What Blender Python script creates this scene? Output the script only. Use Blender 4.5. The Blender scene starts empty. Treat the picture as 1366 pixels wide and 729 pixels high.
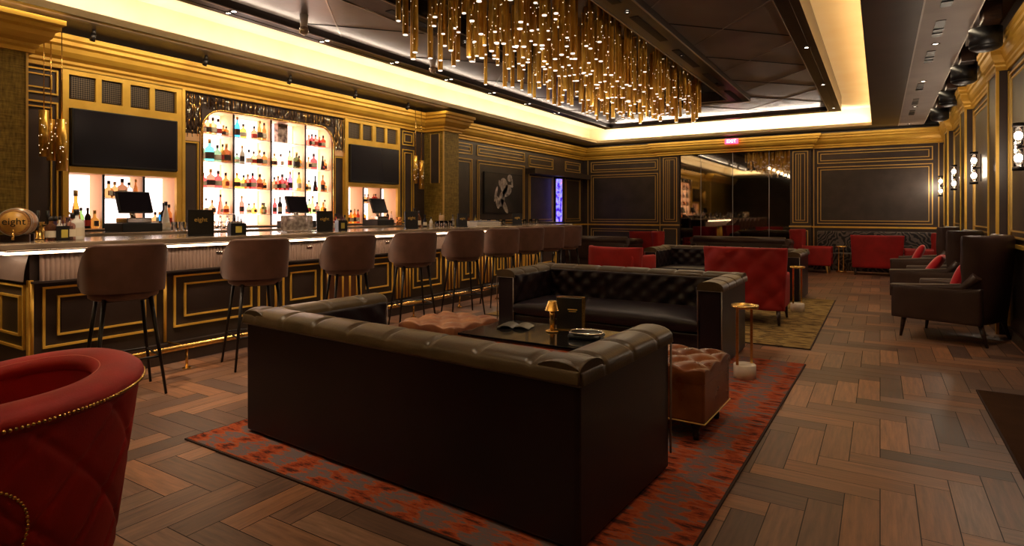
import bpy, bmesh, math, random
from math import sin, cos, pi, radians as R
from mathutils import Vector, Matrix
random.seed(7)
C = bpy.context.scene.collection
# ------------------------------------------------------------------ helpers
def link(o, parent=None):
    C.objects.link(o)
    if parent is not None: o.parent = parent
    return o
def tag(o, label=None, cat=None, group=None, kind=None):
    if label: o['label'] = label
    if cat: o['category'] = cat
    if group: o['group'] = group
    if kind: o['kind'] = kind
    return o
def thing(name, label, cat, loc=(0,0,0), rz=0, group=None):
    o = bpy.data.objects.new(name, None); o.empty_display_size = .1
    o.location = loc; o.rotation_euler = (0,0,rz); link(o)
    return tag(o, label, cat, group)
def copy_tree(o, parent=None):
    c = o.copy(); C.objects.link(c); c.parent = parent
    for ch in list(o.children): copy_tree(ch, c)
    return c
class MB:
    def __init__(s): s.bm = bmesh.new(); s.uv = None
    def _tm(s, vs, M):
        if M is not None: bmesh.ops.transform(s.bm, matrix=M, verts=vs)
    def box(s, x0,x1,y0,y1,z0,z1, r=0, seg=2, M=None, mi=0):
        vs = [s.bm.verts.new((x,y,z)) for z in (z0,z1) for y in (y0,y1) for x in (x0,x1)]
        fs = []
        for q in ((0,2,3,1),(4,5,7,6),(0,1,5,4),(2,6,7,3),(0,4,6,2),(1,3,7,5)):
            f = s.bm.faces.new([vs[i] for i in q]); f.material_index = mi; fs.append(f)
        if r > 0:
            es = list({e for f in fs for e in f.edges})
            res = bmesh.ops.bevel(s.bm, geom=vs+es, offset=r, segments=seg, affect='EDGES', profile=.5)
            vs = list({v for f in res['faces'] for v in f.verts} | {v for v in vs if v.is_valid})
        s._tm([v for v in vs if v.is_valid], M); return s
    def grid(s, fn, nu, nv, closeu=False, closev=False, mi=0, smooth=True, flip=False):
        V = [[s.bm.verts.new(fn(i/nu, j/nv)) for j in range(nv + (0 if closev else 1))] for i in range(nu + (0 if closeu else 1))]
        for i in range(nu):
            for j in range(nv):
                a,b = V[i][j], V[(i+1)%len(V)][j]
                c,d = V[(i+1)%len(V)][(j+1)%len(V[0])], V[i][(j+1)%len(V[0])]
                q = [a,b,c,d]
                q = [v for k,v in enumerate(q) if v not in q[:k]]
                if len(q) < 3: continue
                if flip: q.reverse()
                try: f = s.bm.faces.new(q); f.material_index = mi; f.smooth = smooth
                except ValueError: pass
        return V
    def cyl(s, p0, p1, r0, r1=None, n=12, mi=0, caps=True, smooth=True):
        r1 = r0 if r1 is None else r1
        p0, p1 = Vector(p0), Vector(p1); d = (p1-p0).normalized()
        a = d.orthogonal().normalized(); b = d.cross(a)
        A = [s.bm.verts.new(p0 + (a*cos(t)+b*sin(t))*r0) for t in [2*pi*k/n for k in range(n)]]
        B = [s.bm.verts.new(p1 + (a*cos(t)+b*sin(t))*r1) for t in [2*pi*k/n for k in range(n)]]
        for k in range(n):
            f = s.bm.faces.new((A[k],A[(k+1)%n],B[(k+1)%n],B[k])); f.smooth = smooth; f.material_index = mi
        if caps:
            f = s.bm.faces.new(A[::-1]); f.material_index = mi
            f = s.bm.faces.new(B); f.material_index = mi
        return s
    def tube(s, pts, r, n=8, closed=False, mi=0, rs=None):
        pts = [Vector(p) for p in pts]; N = len(pts); rings = []
        up = None
        for i,p in enumerate(pts):
            a = pts[i-1] if (i > 0 or closed) else p
            b = pts[(i+1)%N] if (i < N-1 or closed) else p
            d = (b-a).normalized()
            if up is None: up = d.orthogonal().normalized()
            e = (up - d*up.dot(d))
            e = e.normalized() if e.length > 1e-6 else d.orthogonal().normalized()
            up = e; g = d.cross(e); rr = rs[i] if rs else r
            rings.append([s.bm.verts.new(p + (e*cos(t)+g*sin(t))*rr) for t in [2*pi*k/n for k in range(n)]])
        for i in range(N if closed else N-1):
            A,B = rings[i], rings[(i+1)%N]
            for k in range(n):
                f = s.bm.faces.new((A[k],A[(k+1)%n],B[(k+1)%n],B[k])); f.smooth = True; f.material_index = mi
        if not closed:
            f = s.bm.faces.new(rings[0][::-1]); f.material_index = mi
            f = s.bm.faces.new(rings[-1]); f.material_index = mi
        return s
    def lathe(s, prof, loc=(0,0,0), n=16, mi=0, M=None, sy=1.0):
        rings = []; allv = []
        for r,z in prof:
            if r < 1e-5:
                v = s.bm.verts.new((loc[0],loc[1],loc[2]+z)); rings.append([v]); allv.append(v)
            else:
                g = [s.bm.verts.new((loc[0]+r*cos(2*pi*k/n), loc[1]+sy*r*sin(2*pi*k/n), loc[2]+z)) for k in range(n)]
                rings.append(g); allv += g
        for A,B in zip(rings, rings[1:]):
            for k in range(n):
                q = [A[k%len(A)],A[(k+1)%len(A)],B[(k+1)%len(B)],B[k%len(B)]]
                q = [v for i,v in enumerate(q) if v not in q[:i]]
                if len(q) > 2:
                    f = s.bm.faces.new(q); f.smooth = True; f.material_index = mi
        s._tm(allv, M); return s
    def sphere(s, c, r, n=10, m=8, sx=1, sy=1, sz=1, mi=0):
        return s.lathe([(r*sin(pi*k/m)*1.0, -r*sz*cos(pi*k/m)) for k in range(m+1)], c, n, mi)
    def prism(s, pts, M=None, h=.01, mi=0):
        A = [s.bm.verts.new((x,y,0)) for x,y in pts]; B = [s.bm.verts.new((x,y,h)) for x,y in pts]
        n = len(pts)
        f = s.bm.faces.new(A[::-1]); f.material_index = mi; f = s.bm.faces.new(B); f.material_index = mi
        for k in range(n):
            f = s.bm.faces.new((A[k],A[(k+1)%n],B[(k+1)%n],B[k])); f.material_index = mi
        s._tm(A+B, M); return s
    def pad(s, w, h, t, nx=20, ny=12, n=6, dF=None, dB=None, warp=None, mi=0):
        """closed upholstered slab: x across, z up, y thickness (front is -y)"""
        def su(a): return .5-.5*cos(pi*a)
        def prof(a):
            q = abs(2*a-1)
            return max(0.0, 1-q**n)**(1.0/n)
        grids = []
        for side in (-1,1):
            V = []
            for i in range(nx+1):
                row = []
                for j in range(ny+1):
                    a,b = su(i/nx), su(j/ny); p = prof(a)*prof(b)
                    d = dF if side < 0 else dB
                    th = t/2*p + (d(a,b)*p if d else 0)
                    x,y,z = (a-.5)*w, side*th, b*h
                    if (i in (0,nx) or j in (0,ny)) and side > 0: row.append(grids[0][i][j]); continue
                    P = warp(x,y,z) if warp else (x,y,z)
                    row.append(s.bm.verts.new(P))
                V.append(row)
            grids.append(V)
            for i in range(nx):
                for j in range(ny):
                    q = [V[i][j],V[i+1][j],V[i+1][j+1],V[i][j+1]]
                    if side > 0: q.reverse()
                    try: f = s.bm.faces.new(q); f.smooth = True; f.material_index = mi
                    except ValueError: pass
        return s
    def build(s, name, mats, parent=None, smooth=None, loc=None, rz=None):
        bmesh.ops.recalc_face_normals(s.bm, faces=s.bm.faces)
        me = bpy.data.meshes.new(name); s.bm.to_mesh(me); s.bm.free()
        for m in (mats if isinstance(mats,(list,tuple)) else [mats]): me.materials.append(m)
        if smooth is True:
            for p in me.polygons: p.use_smooth = True
        if smooth == 'auto':
            for p in me.polygons: p.use_smooth = True
            me.set_sharp_from_angle(angle=R(35))
        o = bpy.data.objects.new(name, me)
        if loc: o.location = loc
        if rz: o.rotation_euler = (0,0,rz)
        return link(o, parent)
def tuft(nx, ny, d):
    def f(a, b):
        p, q = a*nx, b*ny
        u, v = (p+q)/1.0, (p-q)/1.0
        return -d + d*(abs(sin(pi*u))*abs(sin(pi*v)))**.45
    return f
# ------------------------------------------------------------------ materials
def mat(name, col, rough=.5, metal=0, spec=.5, emit=None, es=0, trans=0, ior=1.45, coat=0, alpha=1, sheen=0):
    m = bpy.data.materials.new(name); m.use_nodes = True
    b = m.node_tree.nodes['Principled BSDF']
    b.inputs['Base Color'].default_value = (*col,1); b.inputs['Roughness'].default_value = rough
    b.inputs['Metallic'].default_value = metal; b.inputs['IOR'].default_value = ior
    b.inputs['Specular IOR Level'].default_value = spec
    b.inputs['Transmission Weight'].default_value = trans; b.inputs['Coat Weight'].default_value = coat
    b.inputs['Coat Roughness'].default_value = .15
    if sheen: b.inputs['Sheen Weight'].default_value = sheen; b.inputs['Sheen Roughness'].default_value = .4
    if emit: b.inputs['Emission Color'].default_value = (*emit,1); b.inputs['Emission Strength'].default_value = es
    return m
def nt(m): return m.node_tree, m.node_tree.nodes['Principled BSDF']
def nz(m, scale=5, detail=4, c0=None, c1=None, bump=0, stretch=(1,1,1), rough=None, coord='Object', lo=.35, hi=.65, bscale=None, dist=.01):
    """noise colour variation + bump"""
    t,b = nt(m); N = t.nodes; L = t.links
    tc = N.new('ShaderNodeTexCoord'); mp = N.new('ShaderNodeMapping'); mp.inputs['Scale'].default_value = stretch
    n = N.new('ShaderNodeTexNoise'); n.inputs['Scale'].default_value = scale; n.inputs['Detail'].default_value = detail
    L.new(tc.outputs[coord], mp.inputs['Vector']); L.new(mp.outputs[0], n.inputs['Vector'])
    if c0:
        r = N.new('ShaderNodeValToRGB'); r.color_ramp.elements[0].color = (*c0,1); r.color_ramp.elements[1].color = (*c1,1)
        r.color_ramp.elements[0].position = lo; r.color_ramp.elements[1].position = hi
        L.new(n.outputs['Fac'], r.inputs[0]); L.new(r.outputs[0], b.inputs['Base Color'])
    if rough:
        mr = N.new('ShaderNodeMapRange'); mr.inputs['To Min'].default_value = rough[0]; mr.inputs['To Max'].default_value = rough[1]
        L.new(n.outputs['Fac'], mr.inputs['Value']); L.new(mr.outputs[0], b.inputs['Roughness'])
    if bump:
        n2 = n
        if bscale:
            n2 = N.new('ShaderNodeTexNoise'); n2.inputs['Scale'].default_value = bscale; n2.inputs['Detail'].default_value = 3
            L.new(mp.outputs[0], n2.inputs['Vector'])
        bp = N.new('ShaderNodeBump'); bp.inputs['Strength'].default_value = bump; bp.inputs['Distance'].default_value = dist
        L.new(n2.outputs['Fac'], bp.inputs['Height']); L.new(bp.outputs[0], b.inputs['Normal'])
    return m
M = {}
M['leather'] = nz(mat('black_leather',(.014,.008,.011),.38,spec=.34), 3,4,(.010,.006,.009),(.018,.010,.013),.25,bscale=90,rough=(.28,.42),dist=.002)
M['leather_lit_top'] = nz(mat('warm_lit_black_leather',(.045,.03,.02),.38,spec=.38), 4,4,(.045,.028,.013),(.075,.047,.021),.3,bscale=80,rough=(.27,.42),dist=.003)  # warm light on the sofa tops, put into a browner, lighter leather colour
M['piping'] = mat('leather_piping',(.22,.175,.14),.3,spec=.7)
M['brown_leather'] = nz(mat('brown_leather',(.042,.020,.016),.42), 4,4,(.034,.016,.012),(.05,.025,.019),.2,bscale=80,rough=(.3,.45),dist=.003)
M['ox_leather'] = nz(mat('oxblood_leather',(.16,.05,.02),.42,spec=.2), 6,4,(.12,.036,.013),(.2,.065,.022),.15,bscale=80,rough=(.22,.36),dist=.003)
M['stool'] = nz(mat('stool_leather',(.12,.055,.04),.5,sheen=.15), 5,4,(.09,.042,.031),(.14,.066,.048),.15,bscale=60,dist=.002)
M['red'] = nz(mat('red_velvet',(.2,.003,.005),.65,sheen=0), 4,4,(.25,.0045,.005),(.36,.007,.007),.3,bscale=140,dist=.003)
M['red2'] = mat('scarlet_fabric',(.62,.008,.02),.6,sheen=.4)
M['wood_dark'] = nz(mat('dark_wood',(.03,.013,.008),.35), 6,5,(.02,.009,.006),(.05,.02,.01),stretch=(1,1,8))
M['black_metal'] = mat('black_metal',(.018,.014,.013),.35,metal=.5)
M['gold'] = nz(mat('gold_trim',(.8,.48,.07),.42,metal=.3), 4,3,(.72,.42,.06),(.86,.53,.09),.1)
M['gold_thin'] = mat('gold_moulding',(.70,.45,.13),.4,metal=.3)
M['brass'] = nz(mat('brushed_brass',(.75,.45,.13),.25,metal=.95), 20,3,(.65,.38,.1),(.85,.55,.18),stretch=(1,1,8))
M['cornice'] = nz(mat('gold_cornice',(.66,.37,.045),.45,metal=.25), 2,2,(.6,.33,.04),(.72,.42,.055),.05)
M['wall'] = nz(mat('dark_panel_paint',(.06,.04,.036),.38), 2,3,(.05,.033,.03),(.072,.049,.043),.1)
M['wall_in'] = nz(mat('panel_centre_cloth',(.055,.04,.033),.42), 3,3,(.045,.033,.027),(.065,.047,.04),.1)
M['soffit'] = nz(mat('dark_soffit',(.055,.037,.03),.4), 2,3,(.048,.032,.026),(.062,.042,.034))
M['soffit_grey'] = nz(mat('taupe_soffit',(.36,.3,.27),.55), 2,3,(.33,.275,.25),(.39,.33,.3))
M['cream'] = nz(mat('cream_cove_plaster',(.9,.80,.60),.7), 1.5,4,(.88,.76,.55),(.92,.83,.64))
M['frame'] = nz(mat('bronze_ceiling_frame',(.03,.02,.018),.3,metal=.4), 4,3,(.022,.015,.013),(.04,.027,.023),stretch=(6,.3,1))
M['coffer'] = nz(mat('bronze_ceiling_panel',(.28,.22,.18),.3,metal=.4), 1.5,5,(.23,.18,.15),(.33,.27,.23),rough=(.26,.42),stretch=(1,.6,1))
M['seam'] = mat('panel_seam_metal',(.45,.38,.33),.3,metal=.8)
M['seam_dark'] = mat('dark_panel_seam',(.008,.006,.006),.6)
M['tubehole'] = mat('tube_light_hole',(1,1,1),emit=(1,.8,.55),es=2.5)
M['tube'] = nz(mat('perforated_brass_tube',(.7,.4,.07),.3,metal=.7), 7,3,(.5,.24,.03),(.85,.55,.11),stretch=(1,1,.3))
M['stone'] = nz(mat('counter_stone',(.3,.22,.16),.16,spec=.6), 5,6,(.16,.115,.085),(.42,.32,.24),coat=0) if False else nz(mat('counter_stone',(.3,.22,.16),.16,spec=.6,coat=.4), 5,6,(.13,.095,.07),(.40,.30,.22),stretch=(1,.4,1))
M['bar'] = nz(mat('bar_lacquer',(.035,.024,.02),.35), 3,3,(.03,.02,.016),(.042,.029,.024))
M['bar_inner'] = nz(mat('bar_panel_inset',(.04,.026,.021),.3), 3,3,(.034,.022,.018),(.046,.031,.025))
M['flute'] = nz(mat('fluted_bronze',(.30,.21,.17),.38,metal=.35), 3,3,(.27,.19,.15),(.34,.24,.19))
M['led'] = mat('led_strip',(1,.9,.75),emit=(1,.66,.38),es=9)
M['niche'] = mat('backlit_white_panel',(1,1,1),emit=(1,.93,.93),es=1.9)
M['niche_side'] = mat('cream_niche_lining',(.9,.55,.30),.6)
M['bulb'] = mat('lit_bulb',(1,1,1),emit=(1,.82,.6),es=30)
M['spot'] = mat('lit_spot_lens',(1,1,1),emit=(1,.85,.65),es=14)
M['tubetip'] = mat('lit_tube_end',(1,1,1),emit=(1,.88,.72),es=1.4)
M['chrome'] = mat('polished_steel',(.8,.78,.75),.15,metal=1)
M['black'] = mat('black_plastic',(.012,.011,.012),.4)
M['screen'] = mat('dark_screen_glass',(.008,.006,.012),.22,spec=.25)
M['mirror'] = mat('smoked_mirror',(.30,.26,.21),.03,metal=1)
M['marble'] = nz(mat('white_marble',(.75,.68,.6),.25), 6,5,(.6,.53,.46),(.85,.79,.72))
M['glass'] = mat('clear_glass',(1,1,1),.03,trans=1,ior=1.3)
M['blackglass'] = mat('black_glass_top',(.006,.005,.006),.05,spec=.8,coat=.6)
M['white'] = mat('white_ceramic',(.75,.7,.65),.3)
M['paper'] = mat('paper',(.7,.65,.6),.7)
M['gold_ink'] = mat('gold_lettering',(.75,.45,.1),.4,metal=.4,emit=(1,.55,.1),es=.05)
M['black_ink'] = mat('black_lettering',(.01,.008,.006),.5)
M['barrel'] = nz(mat('barrel_oak',(.35,.16,.05),.4), 6,5,(.22,.09,.03),(.5,.25,.08),stretch=(1,8,8))
M['steelhoop'] = mat('barrel_hoop',(.55,.5,.45),.3,metal=.9)
M['exit_red'] = mat('lit_exit_sign',(.9,.1,.2),emit=(1,.06,.18),es=2.2)
M['exit_white'] = mat('lit_exit_letters',(1,1,1),emit=(1,.7,.8),es=4)
M['art_bg'] = nz(mat('dark_photo_print',(.03,.025,.022),.35), 2,3,(.02,.017,.016),(.045,.036,.032))
M['art_fig'] = nz(mat('pale_figure_print',(.5,.42,.4),.5), 9,4,(.22,.18,.18),(.75,.66,.64))
# textured gold-olive wallcovering
m = mat('woven_gold_wallcovering',(.2,.12,.03),.5,metal=.3); M['pillar'] = m
t,b = nt(m); N=t.nodes; L=t.links
tc=N.new('ShaderNodeTexCoord'); mp=N.new('ShaderNodeMapping'); mp.inputs['Scale'].default_value=(30,30,7); n1=N.new('ShaderNodeTexNoise'); n1.inputs['Scale'].default_value=1.6; n1.inputs['Detail'].default_value=5
mp2=N.new('ShaderNodeMapping'); mp2.inputs['Scale'].default_value=(5,5,60); n2=N.new('ShaderNodeTexNoise'); n2.inputs['Scale'].default_value=1.5
L.new(tc.outputs['Object'],mp.inputs[0]); L.new(tc.outputs['Object'],mp2.inputs[0]); L.new(mp.outputs[0],n1.inputs[0]); L.new(mp2.outputs[0],n2.inputs[0])
ma=N.new('ShaderNodeMath'); ma.operation='ADD'; L.new(n1.outputs['Fac'],ma.inputs[0]); L.new(n2.outputs['Fac'],ma.inputs[1])
r=N.new('ShaderNodeValToRGB'); r.color_ramp.elements[0].position=.35; r.color_ramp.elements[1].position=.65
r.color_ramp.elements[0].color=(.13,.08,.012,1); r.color_ramp.elements[1].color=(.38,.26,.05,1)
mh=N.new('ShaderNodeMath'); mh.operation='MULTIPLY'; mh.inputs[1].default_value=.5; L.new(ma.outputs[0],mh.inputs[0]); L.new(mh.outputs[0],r.inputs[0]); L.new(r.outputs[0],b.inputs['Base Color'])
bp=N.new('ShaderNodeBump'); bp.inputs['Strength'].default_value=.4; bp.inputs['Distance'].default_value=.004; L.new(ma.outputs[0],bp.inputs['Height']); L.new(bp.outputs[0],b.inputs['Normal'])
# floor planks: per-plank tone attribute + grain along the plank's UV
m = mat('oak_herringbone',(.1,.06,.04),.4); M['floor'] = m
t,b = nt(m); N=t.nodes; L=t.links
at=N.new('ShaderNodeAttribute'); at.attribute_name='tone'; uv=N.new('ShaderNodeUVMap')
mp=N.new('ShaderNodeMapping'); mp.inputs['Scale'].default_value=(2.2,26,1); n1=N.new('ShaderNodeTexNoise'); n1.inputs['Scale'].default_value=1.5; n1.inputs['Detail'].default_value=6; n1.inputs['Roughness'].default_value=.65
L.new(uv.outputs[0],mp.inputs[0]); L.new(mp.outputs[0],n1.inputs[0])
r=N.new('ShaderNodeValToRGB'); r.color_ramp.elements[0].position=.3; r.color_ramp.elements[1].position=.7; r.color_ramp.elements[0].color=(.55,.55,.55,1); r.color_ramp.elements[1].color=(1.3,1.3,1.3,1)
L.new(n1.outputs['Fac'],r.inputs[0]); mx=N.new('ShaderNodeMix'); mx.data_type='RGBA'; mx.blend_type='MULTIPLY'; mx.inputs[0].default_value=1
L.new(at.outputs['Color'],mx.inputs[6]); L.new(r.outputs[0],mx.inputs[7]); L.new(mx.outputs[2],b.inputs['Base Color'])
mr=N.new('ShaderNodeMapRange'); mr.inputs['To Min'].default_value=.30; mr.inputs['To Max'].default_value=.55; L.new(n1.outputs['Fac'],mr.inputs['Value']); L.new(mr.outputs[0],b.inputs['Roughness'])
bp=N.new('ShaderNodeBump'); bp.inputs['Strength'].default_value=.25; bp.inputs['Distance'].default_value=.003; L.new(n1.outputs['Fac'],bp.inputs['Height']); L.new(bp.outputs[0],b.inputs['Normal'])
M['grout'] = mat('plank_joint',(.02,.013,.01),.7)
# rugs
def rugmat(name, cols, sx, sy, wave=4.0, rough=.95, thr=.5, border=None):
    m = mat(name,(.2,.05,.02),rough,spec=.1); t,b = nt(m); N=t.nodes; L=t.links
    tc=N.new('ShaderNodeTexCoord'); mp=N.new('ShaderNodeMapping'); mp.inputs['Scale'].default_value=(sx,sy,1)
    n1=N.new('ShaderNodeTexNoise'); n1.inputs['Scale'].default_value=1; n1.inputs['Detail'].default_value=5; n1.inputs['Roughness'].default_value=.7
    L.new(tc.outputs['Object'],mp.inputs[0]); L.new(mp.outputs[0],n1.inputs[0])
    w=N.new('ShaderNodeTexWave'); w.wave_type='BANDS'; w.bands_direction='X'; w.inputs['Scale'].default_value=wave; w.inputs['Distortion'].default_value=1.2; w.inputs['Detail'].default_value=3; w.inputs['Detail Scale'].default_value=6
    L.new(tc.outputs['Object'],w.inputs[0])
    mx=N.new('ShaderNodeMath'); mx.operation='MULTIPLY_ADD'; mx.inputs[1].default_value=.16; L.new(w.outputs['Fac'],mx.inputs[0]); 
    s2=N.new('ShaderNodeMath'); s2.operation='MULTIPLY'; s2.inputs[1].default_value=.92; L.new(n1.outputs['Fac'],s2.inputs[0]); L.new(s2.outputs[0],mx.inputs[2])
    r=N.new('ShaderNodeValToRGB'); r.color_ramp.interpolation='LINEAR'
    e=r.color_ramp.elements; e[0].position=cols[0][0]; e[0].color=(*cols[0][1],1); e[1].position=cols[-1][0]; e[1].color=(*cols[-1][1],1)
    for p,c in cols[1:-1]: q=e.new(p); q.color=(*c,1)
    L.new(mx.outputs[0],r.inputs[0]); L.new(r.outputs[0],b.inputs['Base Color'])
    n3=N.new('ShaderNodeTexNoise'); n3.inputs['Scale'].default_value=180; L.new(tc.outputs['Object'],n3.inputs[0])
    bp=N.new('ShaderNodeBump'); bp.inputs['Strength'].default_value=.5; bp.inputs['Distance'].default_value=.004; L.new(n3.outputs['Fac'],bp.inputs['Height']); L.new(bp.outputs[0],b.inputs['Normal'])
    return m
M['rug_red'] = rugmat('rust_and_slate_rug',[(.38,(.06,.02,.015)),(.45,(.26,.045,.018)),(.52,(.34,.075,.025)),(.56,(.15,.095,.09)),(.63,(.12,.105,.115)),(.72,(.30,.06,.022))],5,17,1.1)
M['rug_gold'] = rugmat('gold_and_umber_rug',[(.36,(.05,.025,.012)),(.46,(.24,.15,.05)),(.53,(.32,.22,.08)),(.57,(.05,.025,.012)),(.66,(.28,.18,.06))],2,9,.5)
M['rug_dark'] = rugmat('dark_brown_rug',[(.30,(.035,.014,.008)),(.7,(.055,.024,.010))],2,3,.4)
M['rug_edge'] = mat('rug_binding',(.03,.012,.008),.9)
# damask bench fabric
m = mat('damask_fabric',(.06,.04,.04),.6); M['damask']=m
t,b=nt(m); N=t.nodes; L=t.links
tc=N.new('ShaderNodeTexCoord'); w=N.new('ShaderNodeTexWave'); w.wave_type='RINGS'; w.rings_direction='Y'; w.inputs['Scale'].default_value=3.2; w.inputs['Distortion'].default_value=20; w.inputs['Detail'].default_value=2
r=N.new('ShaderNodeValToRGB'); r.color_ramp.elements[0].position=.45; r.color_ramp.elements[1].position=.6; r.color_ramp.elements[0].color=(.012,.01,.012,1); r.color_ramp.elements[1].color=(.12,.095,.085,1)
L.new(tc.outputs['Object'],w.inputs[0]); L.new(w.outputs['Fac'],r.inputs[0]); L.new(r.outputs[0],b.inputs['Base Color'])
# blue/violet display
m = mat('lit_violet_display',(0,0,0)); M['display']=m
t,b=nt(m); N=t.nodes; L=t.links
tc=N.new('ShaderNodeTexCoord'); n1=N.new('ShaderNodeTexNoise'); n1.inputs['Scale'].default_value=9; n1.inputs['Detail'].default_value=3
r=N.new('ShaderNodeValToRGB'); e=r.color_ramp.elements; e[0].position=.3; e[0].color=(.02,.01,.25,1); e[1].position=.75; e[1].color=(1,.55,.35,1)
for p,c in ((.45,(.10,.03,.8,1)),(.55,(.3,.35,1,1)),(.64,(.35,.1,.6,1))): q=e.new(p); q.color=c
L.new(tc.outputs['Object'],n1.inputs[0]); L.new(n1.outputs['Fac'],r.inputs[0]); L.new(r.outputs[0],b.inputs['Emission Color']); b.inputs['Emission Strength'].default_value=1.6
# woven metal lattice
m = mat('brass_lattice_mesh',(.05,.04,.03),.4,metal=.3); M['lattice']=m
t,b=nt(m); N=t.nodes; L=t.links
tc=N.new('ShaderNodeTexCoord'); mp=N.new('ShaderNodeMapping'); mp.inputs['Rotation'].default_value=(R(45),0,0); mp.inputs['Scale'].default_value=(40,40,40)
ck=N.new('ShaderNodeTexChecker'); ck.inputs['Scale'].default_value=1.5; ck.inputs['Color1'].default_value=(.02,.014,.012,1); ck.inputs['Color2'].default_value=(.16,.12,.085,1)
L.new(tc.outputs['Object'],mp.inputs[0]); L.new(mp.outputs[0],ck.inputs[0]); L.new(ck.outputs[0],b.inputs['Base Color'])
LIQ = {'amber':(.80,.42,.16),'orange':(.95,.42,.06),'red':(.72,.12,.08),'dark red':(.36,.05,.05),'brown':(.40,.18,.09),'blue':(.04,.28,.7),
       'teal':(.08,.36,.33),'green':(.3,.55,.15),'dark green':(.12,.2,.12),'yellow':(.8,.62,.2),'clear':(.85,.85,.88),'pink':(.8,.42,.38),
       'black':(.03,.025,.03),'purple':(.2,.12,.22),'white':(.8,.78,.75)}
for k,c in LIQ.items():
    M['liq_'+k] = mat('bottle_'+k.replace(' ','_'), c, .12, trans=(0 if k in('black','white') else .8), ior=1.12)
M['cap_black']=mat('bottle_cap_black',(.02,.018,.02),.4); M['cap_gold']=mat('bottle_cap_gold',(.6,.4,.15),.35,metal=.6)
M['lab_white']=mat('bottle_label_cream',(.75,.68,.55),.6); M['lab_dark']=mat('bottle_label_dark',(.05,.03,.03),.5); M['lab_red']=mat('bottle_label_red',(.5,.05,.04),.5)

# ------------------------------------------------------------------ dimensions
XL, XR, YB, YF = -7.9, 1.25, 17.0, -3.0      # left, right, back walls; wall behind camera
ZS = 3.44                                     # soffit height
XC0, XC1, YC0, YC1 = -7.07, -.16, -.6, 16.2   # cove opening
ZU = 3.92                                     # cove ceiling
CAM_F, HY = 795., 284.
YAW = math.atan(491/CAM_F)
def ray(px):
    u=(px-683)/CAM_F; s,c=sin(YAW),cos(YAW); return (-s+c*u, c+s*u)
def y_at(px, X): a,b = ray(px); return b*X/a
def struct(name, mb, m, smooth=None):
    return tag(mb.build(name, m, smooth=smooth), kind='structure')
TRIM = [0]
def trim(mb, m, smooth=None):
    TRIM[0] += 1
    return struct('trim_%d' % TRIM[0], mb, m, smooth)

# ------------------------------------------------------------------ floor
def build_floor():
    W_, L_ = .15, .6
    bm = bmesh.new(); col = bm.loops.layers.float_color.new('tone'); uvl = bm.loops.layers.uv.new('UVMap')
    rnd = random.Random(3)
    x0,x1,y0,y1 = XL-.2, XR+.1, YF, YB+.05
    g = .0022
    tones = [(.085,.058,.042),(.06,.042,.034),(.11,.072,.050),(.052,.038,.034),(.075,.052,.042),(.10,.062,.040),(.042,.032,.03),(.082,.062,.052)]
    for i in range(-160,160):
        for j in range(-30,30):
            ox, oy = i*W_ + j*L_ - 3, i*W_ - j*L_ + 7
            for kind in (0,1):
                if kind == 0: a = (ox, ox+L_, oy, oy+W_)
                else: a = (ox, ox+W_, oy+W_, oy+W_+L_)
                a = (max(a[0],x0),min(a[1],x1),max(a[2],y0),min(a[3],y1))
                if a[1]-a[0] < .02 or a[3]-a[2] < .02: continue
                v = [bm.verts.new(p) for p in ((a[0]+g,a[2]+g,0),(a[1]-g,a[2]+g,0),(a[1]-g,a[3]-g,0),(a[0]+g,a[3]-g,0))]
                f = bm.faces.new(v); f.material_index = 0
                c = rnd.choice(tones); k = rnd.uniform(.8,1.2); c = (c[0]*k,c[1]*k,c[2]*k,1)
                su, sv = rnd.uniform(0,40), rnd.uniform(0,40)
                c=(c[0]*2.5,c[1]*1.8,c[2]*1.38,1)
                for l in f.loops:
                    l[col] = c
                    dx, dy = l.vert.co.x-a[0], l.vert.co.y-a[2]
                    l[uvl].uv = (su+dx, sv+dy) if kind == 0 else (su+dy, sv+dx)
    v = [bm.verts.new(p) for p in ((x0,y0,-.003),(x1,y0,-.003),(x1,y1,-.003),(x0,y1,-.003))]
    f = bm.faces.new(v); f.material_index = 1
    me = bpy.data.meshes.new('floor'); bm.to_mesh(me); bm.free()
    me.materials.append(M['floor']); me.materials.append(M['grout'])
    o = bpy.data.objects.new('floor', me); link(o); tag(o, kind='structure')
build_floor()

# ------------------------------------------------------------------ walls
def plates(mb, plane, x, y0,y1,z0,z1, holes, th):
    """wall slab made of blocks around rectangular holes; plane 'x' at coordinate x (thickness th outward sign)"""
    ys = sorted({y0,y1,*[h[0] for h in holes],*[h[1] for h in holes]}); zs = sorted({z0,z1,*[h[2] for h in holes],*[h[3] for h in holes]})
    for a,b in zip(ys,ys[1:]):
        for c,d in zip(zs,zs[1:]):
            my,mz = (a+b)/2,(c+d)/2
            if any(h[0]<my<h[1] and h[2]<mz<h[3] for h in holes): continue
            if plane == 'x': mb.box(min(x,x+th),max(x,x+th),a,b,c,d)
            else: mb.box(a,b,min(x,x+th),max(x,x+th),c,d)
NICHE = [(3.08,4.38,1.2,1.87),(4.69,6.99,1.2,2.83),(7.27,8.59,1.2,1.87)]
mb = MB(); plates(mb,'x',XL,YF,YB,0,3.7,NICHE,-.4); struct('wall_left',mb,M['wall'])
mb = MB(); mb.box(XL-.4,XR+.3,YB,YB+.2,0,3.7); struct('wall_back',mb,M['wall'])
mb = MB(); mb.box(XR,XR+.2,YF,YB,0,3.7); struct('wall_right',mb,M['wall'])
mb = MB(); mb.box(XL-.4,XR+.3,YF-.2,YF,0,3.9); struct('wall_front',mb,M['wall'])
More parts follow.
